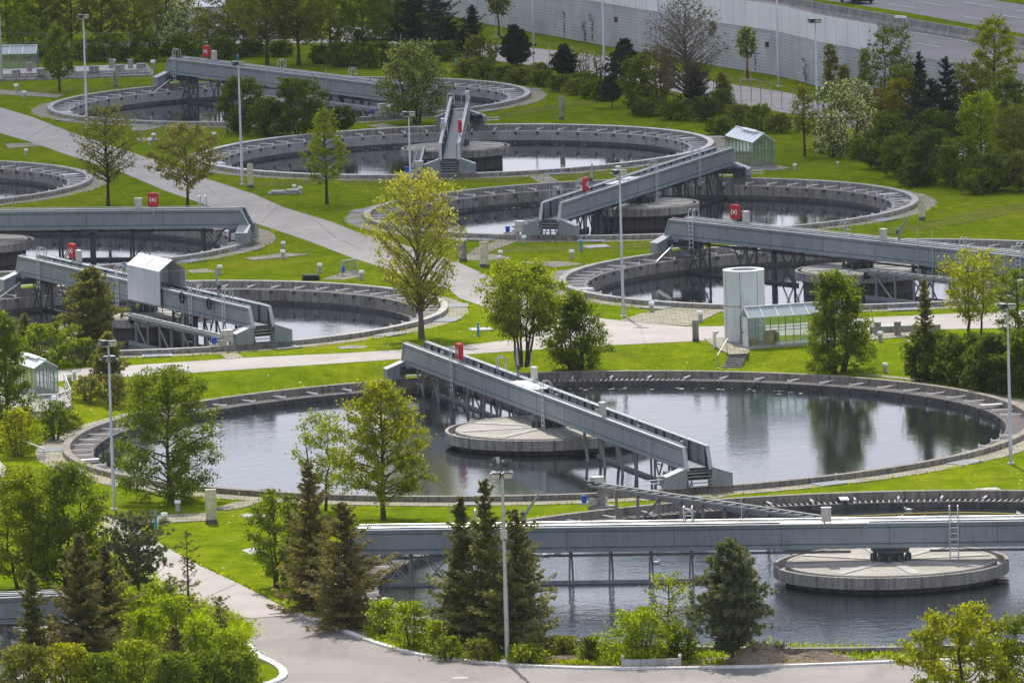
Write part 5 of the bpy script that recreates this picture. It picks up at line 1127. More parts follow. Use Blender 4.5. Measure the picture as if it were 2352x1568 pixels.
for q in fp: o = bpy.data.objects.new('post', pmm); COL.objects.link(o); o.parent = t; o.location = q - ft
b = MB()
for i in range(len(fp)-1):
    for zz in (0.1, 0.55, 1.0, 1.45, 1.95): b.tube([fp[i]-ft+Vector((0, 0, zz)), fp[i+1]-ft+Vector((0, 0, zz))], 0.006, 3, 'galv', False)
b.build('wire', t)
f0 = [at(x, y, 0) for x, y in [(-10, 142), (110, 142), (200, 141), (297, 141), (390, 139), (484, 134), (571, 131), (658, 128), (740, 120)]]
t = empty('wire_fence', f0[0], 'tall wire fence on pale posts in front of the dark wood', 'fence'); tall = MB(); tall.tube([(0, 0, 0), (0, 0, 2.6)], 0.04, 6, 'galv'); tm = tall.mesh('fence_post_tall')
for q in f0: o = bpy.data.objects.new('post', tm); COL.objects.link(o); o.parent = t; o.location = q - f0[0]
b = MB()
for i in range(len(f0)-1):
    for zz in (0.1, 0.9, 1.7, 2.55): b.tube([f0[i]-f0[0]+Vector((0, 0, zz)), f0[i+1]-f0[0]+Vector((0, 0, zz))], 0.006, 3, 'galv', False)
b.build('wire', t)
# houses behind the wood
def shed(x, y, w, hw, L, hr, label, wall, roof, rz=0.0):
    p = at(x, y, 0); W = w/pxm(p); t = empty('storehouse', p, label, 'building', rz=rz); h = hw
    b = MB(); b.box((0, L/2, h/2), (W, L, h), 0, wall); b.build('wall', t)
    b = MB()
    for s in (-1, 1): pass
    b.cross([(-0.4, h-0.05), (L/2, h+hr), (L+0.4, h-0.05), (L+0.4, h+0.12), (L/2, h+hr+0.18), (-0.4, h+0.12)], -W/2-0.3, W/2+0.3, roof); b.build('roof', t)
    for i in range(3): b = MB(); b.box((-W*0.32+i*W*0.32, -0.02, h*0.55), (W*0.16, 0.06, h*0.35), 0, 'black'); f = b.build('window', t); b = MB(); b.box((-W*0.32+i*W*0.32, -0.06, h*0.35), (W*0.18, 0.1, 0.06), 0, 'white'); b.build('sill', f)
    b = MB(); b.box((W*0.42, -0.03, 1.0), (0.9, 0.08, 2.0), 0, 'steel'); b.build('door', t)
shed(385, 90, 62, 1.6, 7, 1.3, 'low house with a dark roof half hidden by trees at the top', 'white', 'roof_dark')
shed(462, 84, 110, 2.6, 9, 0.4, 'long white flat shed behind the blossoming tree at the top', 'white', 'galv')
shed(560, 92, 150, 1.2, 6, 0.2, 'pale low shed glimpsed between the willow trunks', 'white', 'conc_l')
sheet('path', [(-60, 108), (180, 100), (340, 96), (520, 92), (720, 90), (900, 88), (900, 96), (720, 99), (520, 101), (340, 105), (180, 110), (-60, 118)], 0, 'asph', 0.03)
# ------------------------------------------------------------------ vegetation
def quads_mesh(name, C, A, B, mt):
    """C centres, A half long axis, B half short axis -> rhombic leaves"""
    n = len(C); V = np.empty((n, 4, 3), np.float32)
    V[:, 0] = C - A; V[:, 1] = C + B - A*0.1; V[:, 2] = C + A; V[:, 3] = C - B - A*0.1
    me = bpy.data.meshes.new(name); me.vertices.add(n*4); me.vertices.foreach_set('co', V.ravel())
    me.loops.add(n*4); me.loops.foreach_set('vertex_index', np.arange(n*4, dtype=np.int32))
    me.polygons.add(n); me.polygons.foreach_set('loop_start', np.arange(0, n*4, 4, dtype=np.int32))
    me.materials.append(M[mt]); me.update(calc_edges=True); return me
def unit(v): return v/np.maximum(np.linalg.norm(v, axis=1, keepdims=True), 1e-6)
def frames(rng, n, up=0.5, droop=0.0):
    a = unit(rng.normal(size=(n, 3)) + np.array([0, 0, -droop])); nrm = unit(rng.normal(size=(n, 3)) + np.array([0, 0, up*2]))
    b = unit(np.cross(nrm, a)); return a, b
ENV = {'round': lambda t: math.sqrt(max(0.03, 1-(1.9*t-0.9)**2)), 'oval': lambda t: math.sqrt(max(0.04, 1-(2*t-1)**2))**0.8,
       'cone': lambda t: max(0.08, (1-t))**0.75, 'egg': lambda t: max(0.06, (1-t)**0.6*min(1, 0.45+t*2.2)), 'vase': lambda t: max(0.1, min(1, 0.35+0.9*t)*math.sqrt(max(0.02, 1-max(0, (t-0.55)/0.47)**2))),
       'dome': lambda t: math.sqrt(max(0.03, 1-t*t*0.98)), 'col': lambda t: max(0.1, min(1, 2.5*t+0.5)*(1-t**3)), 'broad': lambda t: max(0.08, min(1, 0.75+t)*math.sqrt(max(0.02, 1-max(0, (t-0.25)/0.76)**2)))}
def limb(b, p, q, r0, r1, rng, n=4, sag=0.0, mt='bark', sides=5):
    pts = []; L = (q-p).length
    for i in range(n+1):
        f = i/n; w = p.lerp(q, f); w.z += sag*L*math.sin(math.pi*f)
        if 0 < i < n: w += Vector(rng.normal(0, 0.035*L, 3))
        pts.append(w)
    b.tube(pts, [r0 + (r1-r0)*i/n for i in range(n+1)], sides, mt, False); return pts
def decid(rng, H, W, cb, env, nleaf, leaf, lsize, stems=1, bark='bark', dens=1.0, up=0.6, clump=0.30, ls=1.0, nl=None, tw=6, tilt=0.0):
    b = MB(); E = ENV[env]; anchors = []; aw = []
    r0 = 0.016*H + 0.02 if stems == 1 else 0.012*H + 0.012
    trunks = []
    for s in range(stems):
        az = 2*math.pi*s/stems + rng.uniform(-0.4, 0.4); sp = 0 if stems == 1 else W*rng.uniform(0.12, 0.3)
        base = Vector((0.06*W*math.cos(az), 0.06*W*math.sin(az), -0.1)) if stems > 1 else Vector((0, 0, -0.1))
        top = Vector((sp*math.cos(az) + tilt*H, sp*math.sin(az), H*(0.94 if stems == 1 else rng.uniform(0.7, 0.97))))
        n = 7; pts = []
        for i in range(n+1):
            f = i/n; q = base.lerp(top, f); q.z = base.z + (top.z-base.z)*f
            if stems > 1: q.x = base.x + (top.x-base.x)*f**0.8; q.y = base.y + (top.y-base.y)*f**0.8
            if 0 < i: q += Vector((rng.normal(0, 0.012*H), rng.normal(0, 0.012*H), 0))*(f if stems == 1 else 1)
            pts.append(q)
        rr = [r0*(1.25 if i == 0 else 1)*(1-0.9*(i/n)**0.9) + 0.008 for i in range(n+1)]
        b.tube(pts, rr, 8, bark, False); trunks.append((pts, rr))
    nlimb = nl or int((14 + 3.2*H)*dens); ga = rng.uniform(0, 6)
    for i in range(nlimb):
        t = (i + rng.uniform(0, 1))/nlimb; t = t**0.95; z = H*(cb + (0.97-cb)*t); ga += 2.39996 + rng.normal(0, 0.25)
        pts, rr = trunks[i % stems]; zz = z - E(t)*W*0.12*up*2
        zz = max(min(zz, pts[-1].z-0.05), H*cb*0.55 + 0.1); f = (zz-pts[0].z)/(pts[-1].z-pts[0].z); k = min(len(pts)-2, max(0, int(f*(len(pts)-1)))); g = f*(len(pts)-1)-k; p = pts[k].lerp(pts[k+1], min(1, max(0, g)))
        R = W/2*E(t)*rng.uniform(0.68, 1.12); ax = Vector((tilt*H*t, 0, 0))
        q = Vector((R*math.cos(ga), R*math.sin(ga), min(z + R*0.16*up, H*0.985))) + ax
        L = limb(b, p, q, min(rr[k]*0.55, 0.012*H*0.5+0.012), 0.008, rng, 4, 0.04*up, bark)
        ln = (q-p).length
        for f in (0.62, 0.82, 1.0): anchors.append(p.lerp(q, f)); aw.append(0.6 + 0.6*f)
        nt = max(2, int(tw*min(1.4, 0.4 + ln/2.2)))
        for j in range(nt):
            f = 0.30 + 0.7*(j+rng.uniform(0, 1))/nt; s0 = L[0].lerp(L[-1], f); dv = Vector(rng.normal(0, 1, 3)) + (q-p).normalized()*0.9 + Vector((0, 0, 0.45*up)); dv.normalize()
            l = (0.10*W + 0.22)*rng.uniform(0.5, 1.15)*(1.15-0.4*f); e = s0 + dv*l
            if e.z > H: e.z = H
            b.tube([s0, s0.lerp(e, 0.5) + Vector((0, 0, 0.03*l)), e], [0.011, 0.008, 0.004], 3, bark, False)
            for g in (0.55, 1.0): anchors.append(s0.lerp(e, g)); aw.append(0.8)
    for pts, rr in trunks: anchors += [pts[-1], pts[-1] + Vector((0, 0, 0.03*H)), pts[-2]]; aw += [0.9, 0.9, 0.9]
    A = np.array([list(a) for a in anchors]); w = np.array(aw)*rng.uniform(0.25, 1.6, len(aw)); w /= w.sum()
    idx = rng.choice(len(A), nleaf, p=w); sg = clump*(0.55 + 0.07*W)
    off = rng.normal(size=(nleaf, 3))*np.array([1, 1, 0.72])*sg*rng.uniform(0.35, 1.0, (nleaf, 1))
    C = A[idx] + off; C[:, 2] = np.clip(C[:, 2], 0.03, H*1.01)
    a, bb = frames(rng, nleaf, 0.5, 0.4); s = (lsize*rng.uniform(0.45, 1.5, nleaf))[:, None]
    return b.mesh('trunk'), quads_mesh('crown', C, a*s*0.5, bb*s*0.34*ls, leaf)
def spruce(rng, H, W, leaf, dens=1.0, sparse=False, cb=0.05):
    b = MB(); b.tube([(0, 0, -0.1), (0, 0, H*0.5), (0, 0, H)], [0.014*H+0.02, 0.008*H+0.012, 0.006], 8, 'bark', False)
    ph0 = rng.uniform(0, 6.28); C = []; A = []; B = []; z = H*cb; step = (0.021*H + 0.02)*(2.6 if sparse else 1.0)
    while z < H*0.985:
        t = z/H; R = W*(0.68 if not sparse else 0.62)*(1-t)**0.85*rng.uniform(0.75, 1.2) + 0.08; nb = max(3, int((6.5 if not sparse else 5.5)*dens*(0.6+0.5*(1-t))))
        a0 = rng.uniform(0, 6.28)
        for i in range(nb):
            az = a0 + 2*math.pi*(i + rng.uniform(-0.45, 0.45))/nb; L = R*rng.uniform(0.42, 1.35)*(1 + 0.22*math.sin(2*az + ph0 + 0.9*z)); dr = -0.26 + 0.75*t + rng.normal(0, 0.13)
            ca, sa = math.cos(az), math.sin(az); z0 = z + rng.uniform(-0.8, 0.8)*step
            pts = [Vector((ca*L*f, sa*L*f, z0 + L*(dr*f + 0.24*f*f))) for f in (0, 0.35, 0.7, 1.0)]
            b.tube(pts, [0.010 + 0.012*L, 0.012, 0.008, 0.004], 3, 'bark', False)
            n = int((12 + 24*L)*dens*(0.7 if sparse else 1.3))
            f = rng.uniform(0.12, 1.0, n)**0.85; side = rng.choice([-1, 1], n); sp = L*0.30*(1.1-f)*rng.uniform(0.1, 1, n) + 0.02
            x = ca*L*f - sa*side*sp; y = sa*L*f + ca*side*sp; zz = z0 + L*(dr*f + 0.24*f*f) - rng.uniform(0, 0.10, n)*(0.5+L*0.6)
            C.append(np.stack([x, y, zz], 1))
            d = np.stack([ca*0.8 - sa*side*0.7, sa*0.8 + ca*side*0.7, -0.25 + rng.normal(0, 0.3, n)], 1) + rng.normal(0, 0.25, (n, 3)); d = unit(d)
            l = rng.uniform(0.10, 0.2, n)*(0.75+0.05*H); A.append(d*l[:, None]*0.75); q = unit(np.cross(d, rng.normal(size=(n, 3)) + np.array([0, 0, 1.2]))); B.append(q*l[:, None]*0.24)
        z += step*rng.uniform(0.8, 1.2)
    n = 20; C.append(np.stack([rng.normal(0, 0.03, n), rng.normal(0, 0.03, n), rng.uniform(H*0.93, H, n)], 1)); d = unit(rng.normal(size=(n, 3)) + np.array([0, 0, 1.5])); A.append(d*0.07); B.append(unit(np.cross(d, rng.normal(size=(n, 3))))*0.025)
    return b.mesh('trunk'), quads_mesh('crown', np.concatenate(C), np.concatenate(A), np.concatenate(B), leaf)
def pine(rng, H, W, leaf, dens=1.0, cb=0.12, env='egg'):
    b = MB(); b.tube([(0, 0, -0.1), (0.02*H, 0, H*0.5), (0, 0, H*0.97)], [0.016*H+0.02, 0.011*H+0.01, 0.012], 8, 'barkg', False); E = ENV[env]; T = []
    nw = int(9*dens) + 3; ga = rng.uniform(0, 6)
    for k in range(nw):
        t = (k+0.3)/nw; z = H*(cb + (0.95-cb)*t); R = W*0.62*E(t)
        for i in range(int(8*dens)):
            ga += 2.399; L = R*rng.uniform(0.55, 1.15); ca, sa = math.cos(ga), math.sin(ga); z0 = z + rng.normal(0, 0.1)
            p = Vector((0, 0, z0)); q = Vector((ca*L, sa*L, min(H, z0 + L*rng.uniform(0.15, 0.55)))); P = limb(b, p, q, 0.012+0.012*L, 0.01, rng, 3, -0.06, 'barkg', 4)
            T.append(q + Vector((0, 0, 0.05)))
            for j in range(int(2 + 5*L)):
                f = rng.uniform(0.3, 1); s = p.lerp(q, f); T.append(s + Vector((rng.normal(0, 0.16*L+0.05), rng.normal(0, 0.16*L+0.05), rng.uniform(0.02, 0.3))))
    for i in range(6): T.append(Vector((rng.normal(0, 0.06), rng.normal(0, 0.06), H*rng.uniform(0.9, 1.0))))
    T = np.array([list(q) for q in T]); per = 26; n = len(T)*per; c = np.repeat(T, per, 0); d = unit(rng.normal(size=(n, 3)) + np.array([0, 0, 0.75])); l = rng.uniform(0.09, 0.19, n)[:, None]
    C = c + d*l*0.6 + rng.normal(0, 0.035, (n, 3)); q = unit(np.cross(d, rng.normal(size=(n, 3))))
    return b.mesh('trunk'), quads_mesh('crown', C, d*l*0.62, q*0.032, leaf)
SEED = [100]; PLANTS = []
def plant(kind, bx, by, ty, wpx, leaf, label, cat=None, group=None, **k):
    SEED[0] += 1; rng = np.random.default_rng(SEED[0]); p = gr(bx, by); H_ = hpx(p, by-ty); W = wpx/pxm(p)*k.pop('wk', 1.0)
    vis = pxm(p)*0.435; ls = k.pop('lsize', max(0.12, 2.3/vis)); kk = k.pop('n', None)
    if kind == 'spruce': tm, cm = spruce(rng, H_, W, leaf, **k); nm, ct = 'spruce_tree', 'spruce'
    elif kind == 'pine': tm, cm = pine(rng, H_, W, leaf, **k); nm, ct = 'pine_tree', 'pine'
    else:
        stems = k.pop('stems', 1 if kind == 'tree' else 6); env = k.pop('env', 'round' if kind == 'tree' else 'dome'); cb = k.pop('cb', 0.22 if kind == 'tree' else 0.06)
        area = W*H_*(1-cb)
        n = kk or int(min(26000, max(1500, area*2.8*k.pop('cover', 1.0)/(ls*ls*0.34))))
        k.pop('cover', None)
        tm, cm = decid(rng, H_, W, cb, env, n, leaf, ls, stems=stems, **k); nm, ct = ('leafy_tree', 'tree') if kind == 'tree' else ('shrub', 'shrub')
    t = empty(nm, p, label, cat or ct, group)
    for name, me in (('trunk', tm), ('crown', cm)):
        o = bpy.data.objects.new(name, me); COL.objects.link(o); o.parent = t
    PLANTS.append(t); return t
def tree(*a, **k): return plant('tree', *a, **k)
def shrub(*a, **k): return plant('shrub', *a, **k)
def spr(*a, **k): return plant('spruce', *a, **k)
def pin(*a, **k): return plant('pine', *a, **k)
L_ = 'leaf_'
# --- foreground left
tree(52, 1350, 1068, 190, L_+'lime', 'broad yellow-green tree at the far left, flowering, above the hidden tank', env='broad', cb=0.10, cover=1.5, stems=2, dens=1.4)
tree(160, 1352, 1062, 200, L_+'green', 'fresh green rounded tree right of the broad flowering one at the far left', env='broad', cb=0.08, cover=1.5, stems=3, dens=1.4)
spr(190, 1520, 1222, 150, 'needle_brown', 'tall brownish spruce in front at the left, larger of the two close together', dens=1.25)
spr(246, 1492, 1250, 110, 'needle_brown', 'brownish spruce close behind the largest spruce at the left', dens=1.1)
spr(78, 1528, 1305, 82, 'needle_olive', 'slim dark spruce standing before the bridge end at bottom left', dens=1.0)
pin(318, 1352, 1186, 135, 'needle_pine', 'grey-green young pine at the left edge of the lower footpath', cb=0.02, dens=0.85, env='oval')
spr(436, 1462, 1214, 110, 'needle_olive', 'lanky sparse young spruce beside the lower footpath', sparse=True, dens=1.0)
spr(392, 1400, 1320, 60, 'needle_olive', 'small young spruce right of the grey-green pine', sparse=True)
spr(508, 1475, 1366, 84, 'needle_olive', 'sparse young spruce at the road side above the bright shrubs', sparse=True)
spr(405, 1590, 1436, 85, 'needle_brown', 'small brown spruce sunk in the bright shrubs at the bottom left', dens=1.0)
for x, y, ty, w, c, lab in [(318, 1455, 1352, 130, 'bright', 'topmost bright green shrub of the roadside thicket, below the young pine'), (395, 1490, 1368, 130, 'bright', 'bright green shrub of the roadside thicket left of the lanky spruce'),
   (340, 1525, 1400, 140, 'bright', 'bright green shrub in the left of the roadside thicket beside the brown spruce'), (460, 1540, 1420, 140, 'bright', 'bright green shrub in the middle of the roadside thicket'),
   (535, 1550, 1445, 120, 'bright', 'bright green shrub nearest the road bend at the thicket tip'), (310, 1580, 1470, 150, 'lime', 'yellow-green shrub at the bottom edge under the large spruce'),
   (480, 1595, 1495, 150, 'mid', 'mid green shrub at the bottom edge of the roadside thicket'), (555, 1590, 1495, 100, 'green', 'green shrub at the kerb corner at the bottom edge'), (395, 1610, 1500, 130, 'green', 'green shrub at the bottom edge right of the small brown spruce'),
   (60, 1600, 1480, 150, 'olive', 'olive shrub in the bottom left corner'), (160, 1600, 1478, 130, 'gold', 'yellow-leaved shrub at the bottom left below the slim spruce'), (235, 1600, 1500, 120, 'green', 'dark green shrub at the bottom edge under the brownish spruces')]:
    shrub(x, y, ty, w, L_+c, lab, 'shrub', cover=1.5)
# --- left middle
tree(18, 1015, 716, 150, L_+'green', 'tall leafy tree at the left edge in front of the platform glasshouse', env='egg', cb=0.1, cover=1.2)
shrub(45, 1048, 935, 110, L_+'gold', 'yellow-green shrub at the left edge below the tall leafy tree')
shrub(128, 1010, 920, 90, L_+'mid', 'mid green shrub against the concrete platform')
shrub(160, 985, 945, 60, L_+'lime', 'low weedy shrub at the foot of the concrete platform')
shrub(112, 842, 745, 190, L_+'green', 'wide green shrub left of the dark pine, behind the platform glasshouse', cover=1.3)
shrub(190, 838, 775, 70, L_+'green', 'smaller green shrub under the dark pine')
spr(60, 830, 718, 70, 'needle_olive', 'small olive spruce at the left behind the wide green shrub')
pin(213, 818, 612, 140, 'needle_olive', 'dark broad pine in front of the shelter bridge', dens=1.25, cb=0.10)
pin(250, 900, 765, 85, 'needle_olive', 'small pine right behind the two-tier lamp mast', dens=0.9, cb=0.05)
shrub(200, 918, 862, 80, 'needle_olive', 'low dwarf pine left of the two-tier lamp mast', 'dwarf pine', clump=0.22)
shrub(265, 925, 860, 80, 'needle_olive', 'low dwarf pine right of the two-tier lamp mast', 'dwarf pine', clump=0.22)
shrub(325, 915, 862, 60, 'needle_olive', 'dwarf pine half behind the leafy maple', 'dwarf pine', clump=0.22)
tree(390, 1152, 842, 258, L_+'green', 'leafy maple with a wide crown in front of the large tank at the left', env='broad', cb=0.04, cover=1.5, dens=1.3)
tree(881, 1193, 870, 315, L_+'gold', 'yellow-green young tree with a straight trunk before the large tank', env='egg', cb=0.18, cover=1.15, dens=1.25, clump=0.22)
tree(740, 1172, 936, 130, L_+'lime', 'thin two-stemmed tree with sparse leaves left of the yellow-green tree', env='oval', cb=0.18, stems=2, cover=0.5)
tree(640, 1348, 1124, 135, L_+'green', 'many-stemmed small green tree on the lawn beside the dark spruce', env='oval', cb=0.08, stems=4, cover=1.25)
spr(718, 1405, 1060, 130, 'needle_brown', 'dark slim spruce left of the front bridge end, nearer the lawn', dens=1.15)
spr(797, 1440, 1150, 165, 'needle_brown', 'brown spruce covering the left end of the front bridge', dens=1.2)
for x, y, ty, w, c, lab in [(882, 1462, 1375, 90, 'bright', 'bright shrub in front of the water at the foot of the brown spruce'), (945, 1490, 1380, 110, 'bright', 'bright shrub by the kerb left of the spruce trio'), (1000, 1502, 1425, 50, 'lime', 'thin lime shrub close to the spruce trio'),
   (1030, 1515, 1462, 90, 'green', 'green shrub at the foot of the left spruce of the trio'), (1105, 1520, 1466, 80, 'olive', 'olive shrub at the foot of the middle spruce'), (1210, 1525, 1478, 90, 'lime', 'green shrub right of the nearest lamp mast base'), (1300, 1512, 1462, 60, 'olive', 'low olive shrub before the yellow slab'), (1355, 1518, 1462, 50, 'mid', 'small green shrub left of the bright roadside bush')]:
    shrub(x, y, ty, w, L_+c, lab)
spr(1066, 1475, 1136, 122, 'needle_olive', 'left spruce of the trio beside the nearest lamp mast', dens=1.25)
spr(1122, 1485, 1100, 132, 'needle_olive', 'middle and tallest spruce of the trio', dens=1.2)
spr(1192, 1495, 1165, 185, 'needle_olive', 'right spruce of the trio with long low branches', dens=1.2)
shrub(1470, 1520, 1398, 200, L_+'bright', 'large bright yellow-green bush behind the concrete blocks', cover=1.4)
shrub(1570, 1518, 1440, 90, L_+'green', 'green shrub between the bright bush and the grey pine')
tree(1535, 1505, 1312, 110, L_+'lime', 'thin leaning tree with airy leaves left of the grey pine', env='oval', cb=0.3, cover=0.35, tilt=0.03)
pin(1682, 1518, 1235, 185, 'needle_pine', 'bushy grey-green pine standing before the front tank', dens=1.45, cb=0.06, env='egg')
tree(2210, 1730, 1388, 370, L_+'gold', 'leafy tree cut by the bottom right corner', env='dome', cb=0.12, cover=1.5, clump=0.2, lsize=0.14)
tree(2365, 1720, 1400, 190, L_+'green', 'green tree cut by the right edge at the bottom', env='dome', cb=0.12, cover=1.1)
# --- middle
tree(968, 776, 394, 225, L_+'yellow', 'slim yellow-leaved tree with a straight trunk in the middle', env='oval', cb=0.22, cover=0.75, dens=1.6, clump=0.26, up=1.5, bark='barkg', lsize=0.15)
tree(1200, 838, 598, 205, L_+'lime', 'many-stemmed lime-green tree at the road junction', env='round', cb=0.30, stems=6, cover=2.0, dens=1.5)
shrub(1322, 852, 668, 190, L_+'green', 'tall dense green bush right of the many-stemmed lime tree', env='egg', cover=1.6)
shrub(1925, 856, 622, 215, L_+'green', 'pyramid-shaped green bush in front of the long glasshouse', env='cone', cover=1.5)
spr(2128, 872, 640, 62, 'needle_olive', 'slim dark spruce left of the yellow-leaved tree at the right', dens=0.9)
tree(2240, 778, 578, 205, L_+'gold', 'yellow-leaved spreading tree at the right beneath the tower bridge', env='vase', cb=0.25, stems=3, cover=0.75)
tree(2340, 800, 615, 110, L_+'green', 'green tree at the right edge behind the lamp mast', env='oval', cb=0.1, cover=1.0)
for x, y, ty, w, c, lab in [(2140, 872, 762, 150, 'mid', 'dark hedge shrub at the right, leftmost of the row'), (2215, 885, 765, 165, 'mid', 'dark hedge shrub at the right beneath the yellow-leaved tree'), (2290, 898, 768, 165, 'dark', 'dark hedge shrub at the right behind the lamp mast'), (2360, 905, 755, 150, 'mid', 'dark hedge shrub at the right, cut by the edge')]:
    shrub(x, y, ty, w, L_+c, lab, 'hedge shrub', cover=2.6, cb=0.02)
# --- upper left lawns
tree(249, 473, 240, 158, L_+'willow', 'half-bare spring tree with thin leaves beside the diagonal road', env='round', cb=0.28, cover=0.42, dens=1.5, up=0.9)
tree(431, 479, 284, 172, L_+'copper', 'copper-brown leaved young tree beside the diagonal road', env='round', cb=0.30, cover=1.05, clump=0.22)
tree(751, 469, 246, 135, L_+'lime', 'young lime-green tree on the lawn between two tanks', env='egg', cb=0.25, cover=0.6, clump=0.22)
tree(137, 211, 60, 78, L_+'green', 'small columnar tree in front of the stepped plinth', env='col', cb=0.22, cover=1.4)
shrub(556, 306, 174, 105, L_+'mid', 'round dark green bush behind the lamp mast, leftmost of three', env='oval', cover=1.7)
shrub(690, 312, 180, 150, L_+'mid', 'widest dark green bush of the three in front of the farthest bridge', env='dome', cover=1.7)
shrub(618, 312, 225, 110, L_+'mid', 'low dark green bush filling the gap between two larger ones', env='dome', cover=1.7)
shrub(788, 303, 244, 62, L_+'dark', 'small ball-shaped dark bush right of the wide bush', env='oval', cover=1.8)
tree(952, 284, 92, 175, L_+'pale', 'pale blossoming tree beside the bridge pointing at the camera', env='broad', cb=0.14, stems=4, cover=1.5)
# --- back row of trees, left to right
for x, y, ty, w, c, k, lab in [(20, 128, -60, 120, 'green', {}, 'dense green tree at the top left corner'), (95, 122, -55, 110, 'olive', {}, 'olive spring tree at the top, second from the left corner'), (165, 118, -60, 110, 'willow', {}, 'tree with a dark trunk behind the far lamp mast'), (235, 122, -70, 120, 'olive', {}, 'green tree at the top right of the far lamp mast'),
     (312, 125, -50, 110, 'olive', {}, 'green tree at the top before the dark-roofed house'), (55, 135, 40, 100, 'green', {}, 'lower green tree behind the far glass shelter'), (430, 120, 0, 120, 'blossom', {'cover': 0.9}, 'white blossoming tree in the back row'), (480, 130, 30, 70, 'willow', {'cover': 0.6}, 'leaning half-bare tree right of the white blossoming one'),
     (614, 151, -90, 200, 'willow', {'cover': 0.95, 'cb': 0.25}, 'tall willow with a thick trunk at the top, left of the pair'), (686, 151, -90, 190, 'willow', {'cover': 0.95, 'cb': 0.25}, 'tall willow with a thick trunk at the top, right of the pair'), (560, 128, -20, 100, 'olive', {}, 'olive tree behind the left tall willow'), (385, 112, -55, 110, 'green', {}, 'green tree hiding the dark-roofed house'), (525, 118, -60, 110, 'olive', {'cover': 0.7}, 'airy olive tree in front of the pale sheds'),
     (760, 130, -40, 130, 'olive', {}, 'green tree at the top right of the willows'), (835, 145, -50, 130, 'mid', {}, 'dark-stemmed green tree behind the pale blossoming tree'), (880, 120, -50, 110, 'brown', {'cover': 0.9}, 'reddish brown tree in the back row'), (915, 128, -40, 110, 'mid', {}, 'leafy green tree left of the dark firs')]:
    kw = dict(env='oval', cb=0.2, cover=0.85); kw.update(k); tree(x, y, ty, w, L_+c, lab, **kw)
for x, y, ty, w, c, lab in [(110, 140, 92, 100, 'mid', 'dark undergrowth shrub behind the far glass shelter'), (250, 140, 80, 130, 'mid', 'dark undergrowth shrub right of the far lamp mast'), (330, 140, 70, 120, 'mid', 'dark undergrowth shrub behind the fence, left of the farthest bridge'), (420, 138, 80, 110, 'mid', 'dark undergrowth shrub behind the left end of the farthest bridge'), (510, 136, 85, 100, 'mid', 'dark undergrowth shrub left of the willow trunks'),
     (190, 138, 90, 90, 'mid', 'undergrowth shrub behind the far lamp mast'), (580, 130, 92, 70, 'mid', 'dark undergrowth shrub at the left willow trunk'), (645, 130, 95, 60, 'mid', 'dark undergrowth shrub between the willow trunks'), (790, 152, 98, 130, 'mid', 'dark undergrowth shrub right of the willow trunks'), (870, 155, 95, 110, 'mid', 'dark undergrowth shrub behind the pale blossoming tree'), (735, 145, 105, 60, 'mid', 'undergrowth shrub close to the right willow trunk')]:
    shrub(x, y, ty, w, L_+c, lab, 'undergrowth', cover=1.4)
spr(955, 130, -60, 110, 'needle_dark', 'tall dark fir in the back row, left one', dens=1.0); spr(1008, 112, -70, 110, 'needle_dark', 'tall dark fir in the back row near the noise wall', dens=1.0)
spr(1087, 112, 12, 62, 'needle_dark', 'dark spruce at the left end of the noise wall'); spr(1064, 128, 66, 50, 'needle_dark', 'small dark spruce in front of the one at the noise wall')
pin(1185, 152, 62, 72, 'needle_dark', 'dark conical conifer by the yard fence', dens=1.4, cb=0.03); pin(1297, 182, 106, 64, 'needle_dark', 'small dark pine at the yard fence', dens=1.2, cb=0.03)
shrub(1020, 140, 96, 80, L_+'mid', 'green shrub at the yard road below the dark firs'); shrub(1097, 148, 82, 70, L_+'olive', 'brownish green shrub left of the conical conifer'); shrub(1035, 110, 55, 36, L_+'rust', 'yellow flowering shrub by the yard road', cover=0.7)
for x, y, ty, w, lab in [(1133, 143, 92, 48, 'bare grey shrub left of the conical conifer'), (1342, 186, 112, 60, 'bare grey shrub behind the fence, left one'), (1376, 192, 118, 46, 'bare grey shrub behind the fence beside the plain mast')]:
    shrub(x, y, ty, w, L_+'olive', lab, 'bare shrub', n=160, bark='barkg', stems=9, env='vase')
LOW = [(1075, 172), (1115, 180), (1160, 186), (1200, 190), (1245, 196), (1290, 206), (1330, 214), (1365, 222), (1390, 228), (1240, 180), (1340, 200), (1100, 165)]
for i, (x, y) in enumerate(LOW):
    where = ['below the blue marker post', 'below the brownish shrub', 'left of the conical conifer foot', 'right of the conical conifer foot', 'before the fence posts', 'at the foot of the small dark pine', 'below the left bare shrub', 'left of the plain mast', 'at the plain mast foot', 'behind the lower row near the fence', 'behind the plain mast by the fence', 'behind the first mound near the yard'][i]
    shrub(x, y+4, y-34, 70, L_+('mid' if i % 3 else 'olive'), 'low rounded green shrub of the bank ' + where, 'shrub', 'low shrubs on the bank before the yard fence', cover=1.6)
pin(1438, 196, 88, 88, 'needle_dark', 'dark young pine left of the bare reddish tree', dens=1.0, cb=0.08, env='cone'); pin(1406, 248, 176, 62, 'needle_dark', 'small flat-topped dark pine on the lawn edge', dens=0.9, cb=0.2)
tree(1462, 262, 130, 92, L_+'mid', 'green small tree in front of the dark young pine', env='oval', cb=0.05, stems=3, cover=1.3)
tree(1578, 252, -5, 195, L_+'brown', 'bare reddish-brown tree with fine twigs before the noise wall', env='round', cb=0.2, cover=0.14, dens=2.0, bark='barkg', tw=16, up=1.0)
tree(1515, 240, 105, 100, L_+'brown', 'brown-leaved bush beneath the bare reddish tree', env='oval', cb=0.08, stems=4, cover=0.9)
spr(1598, 250, 148, 82, 'needle_dark', 'dark spruce at the foot of the bare reddish tree', dens=1.2)
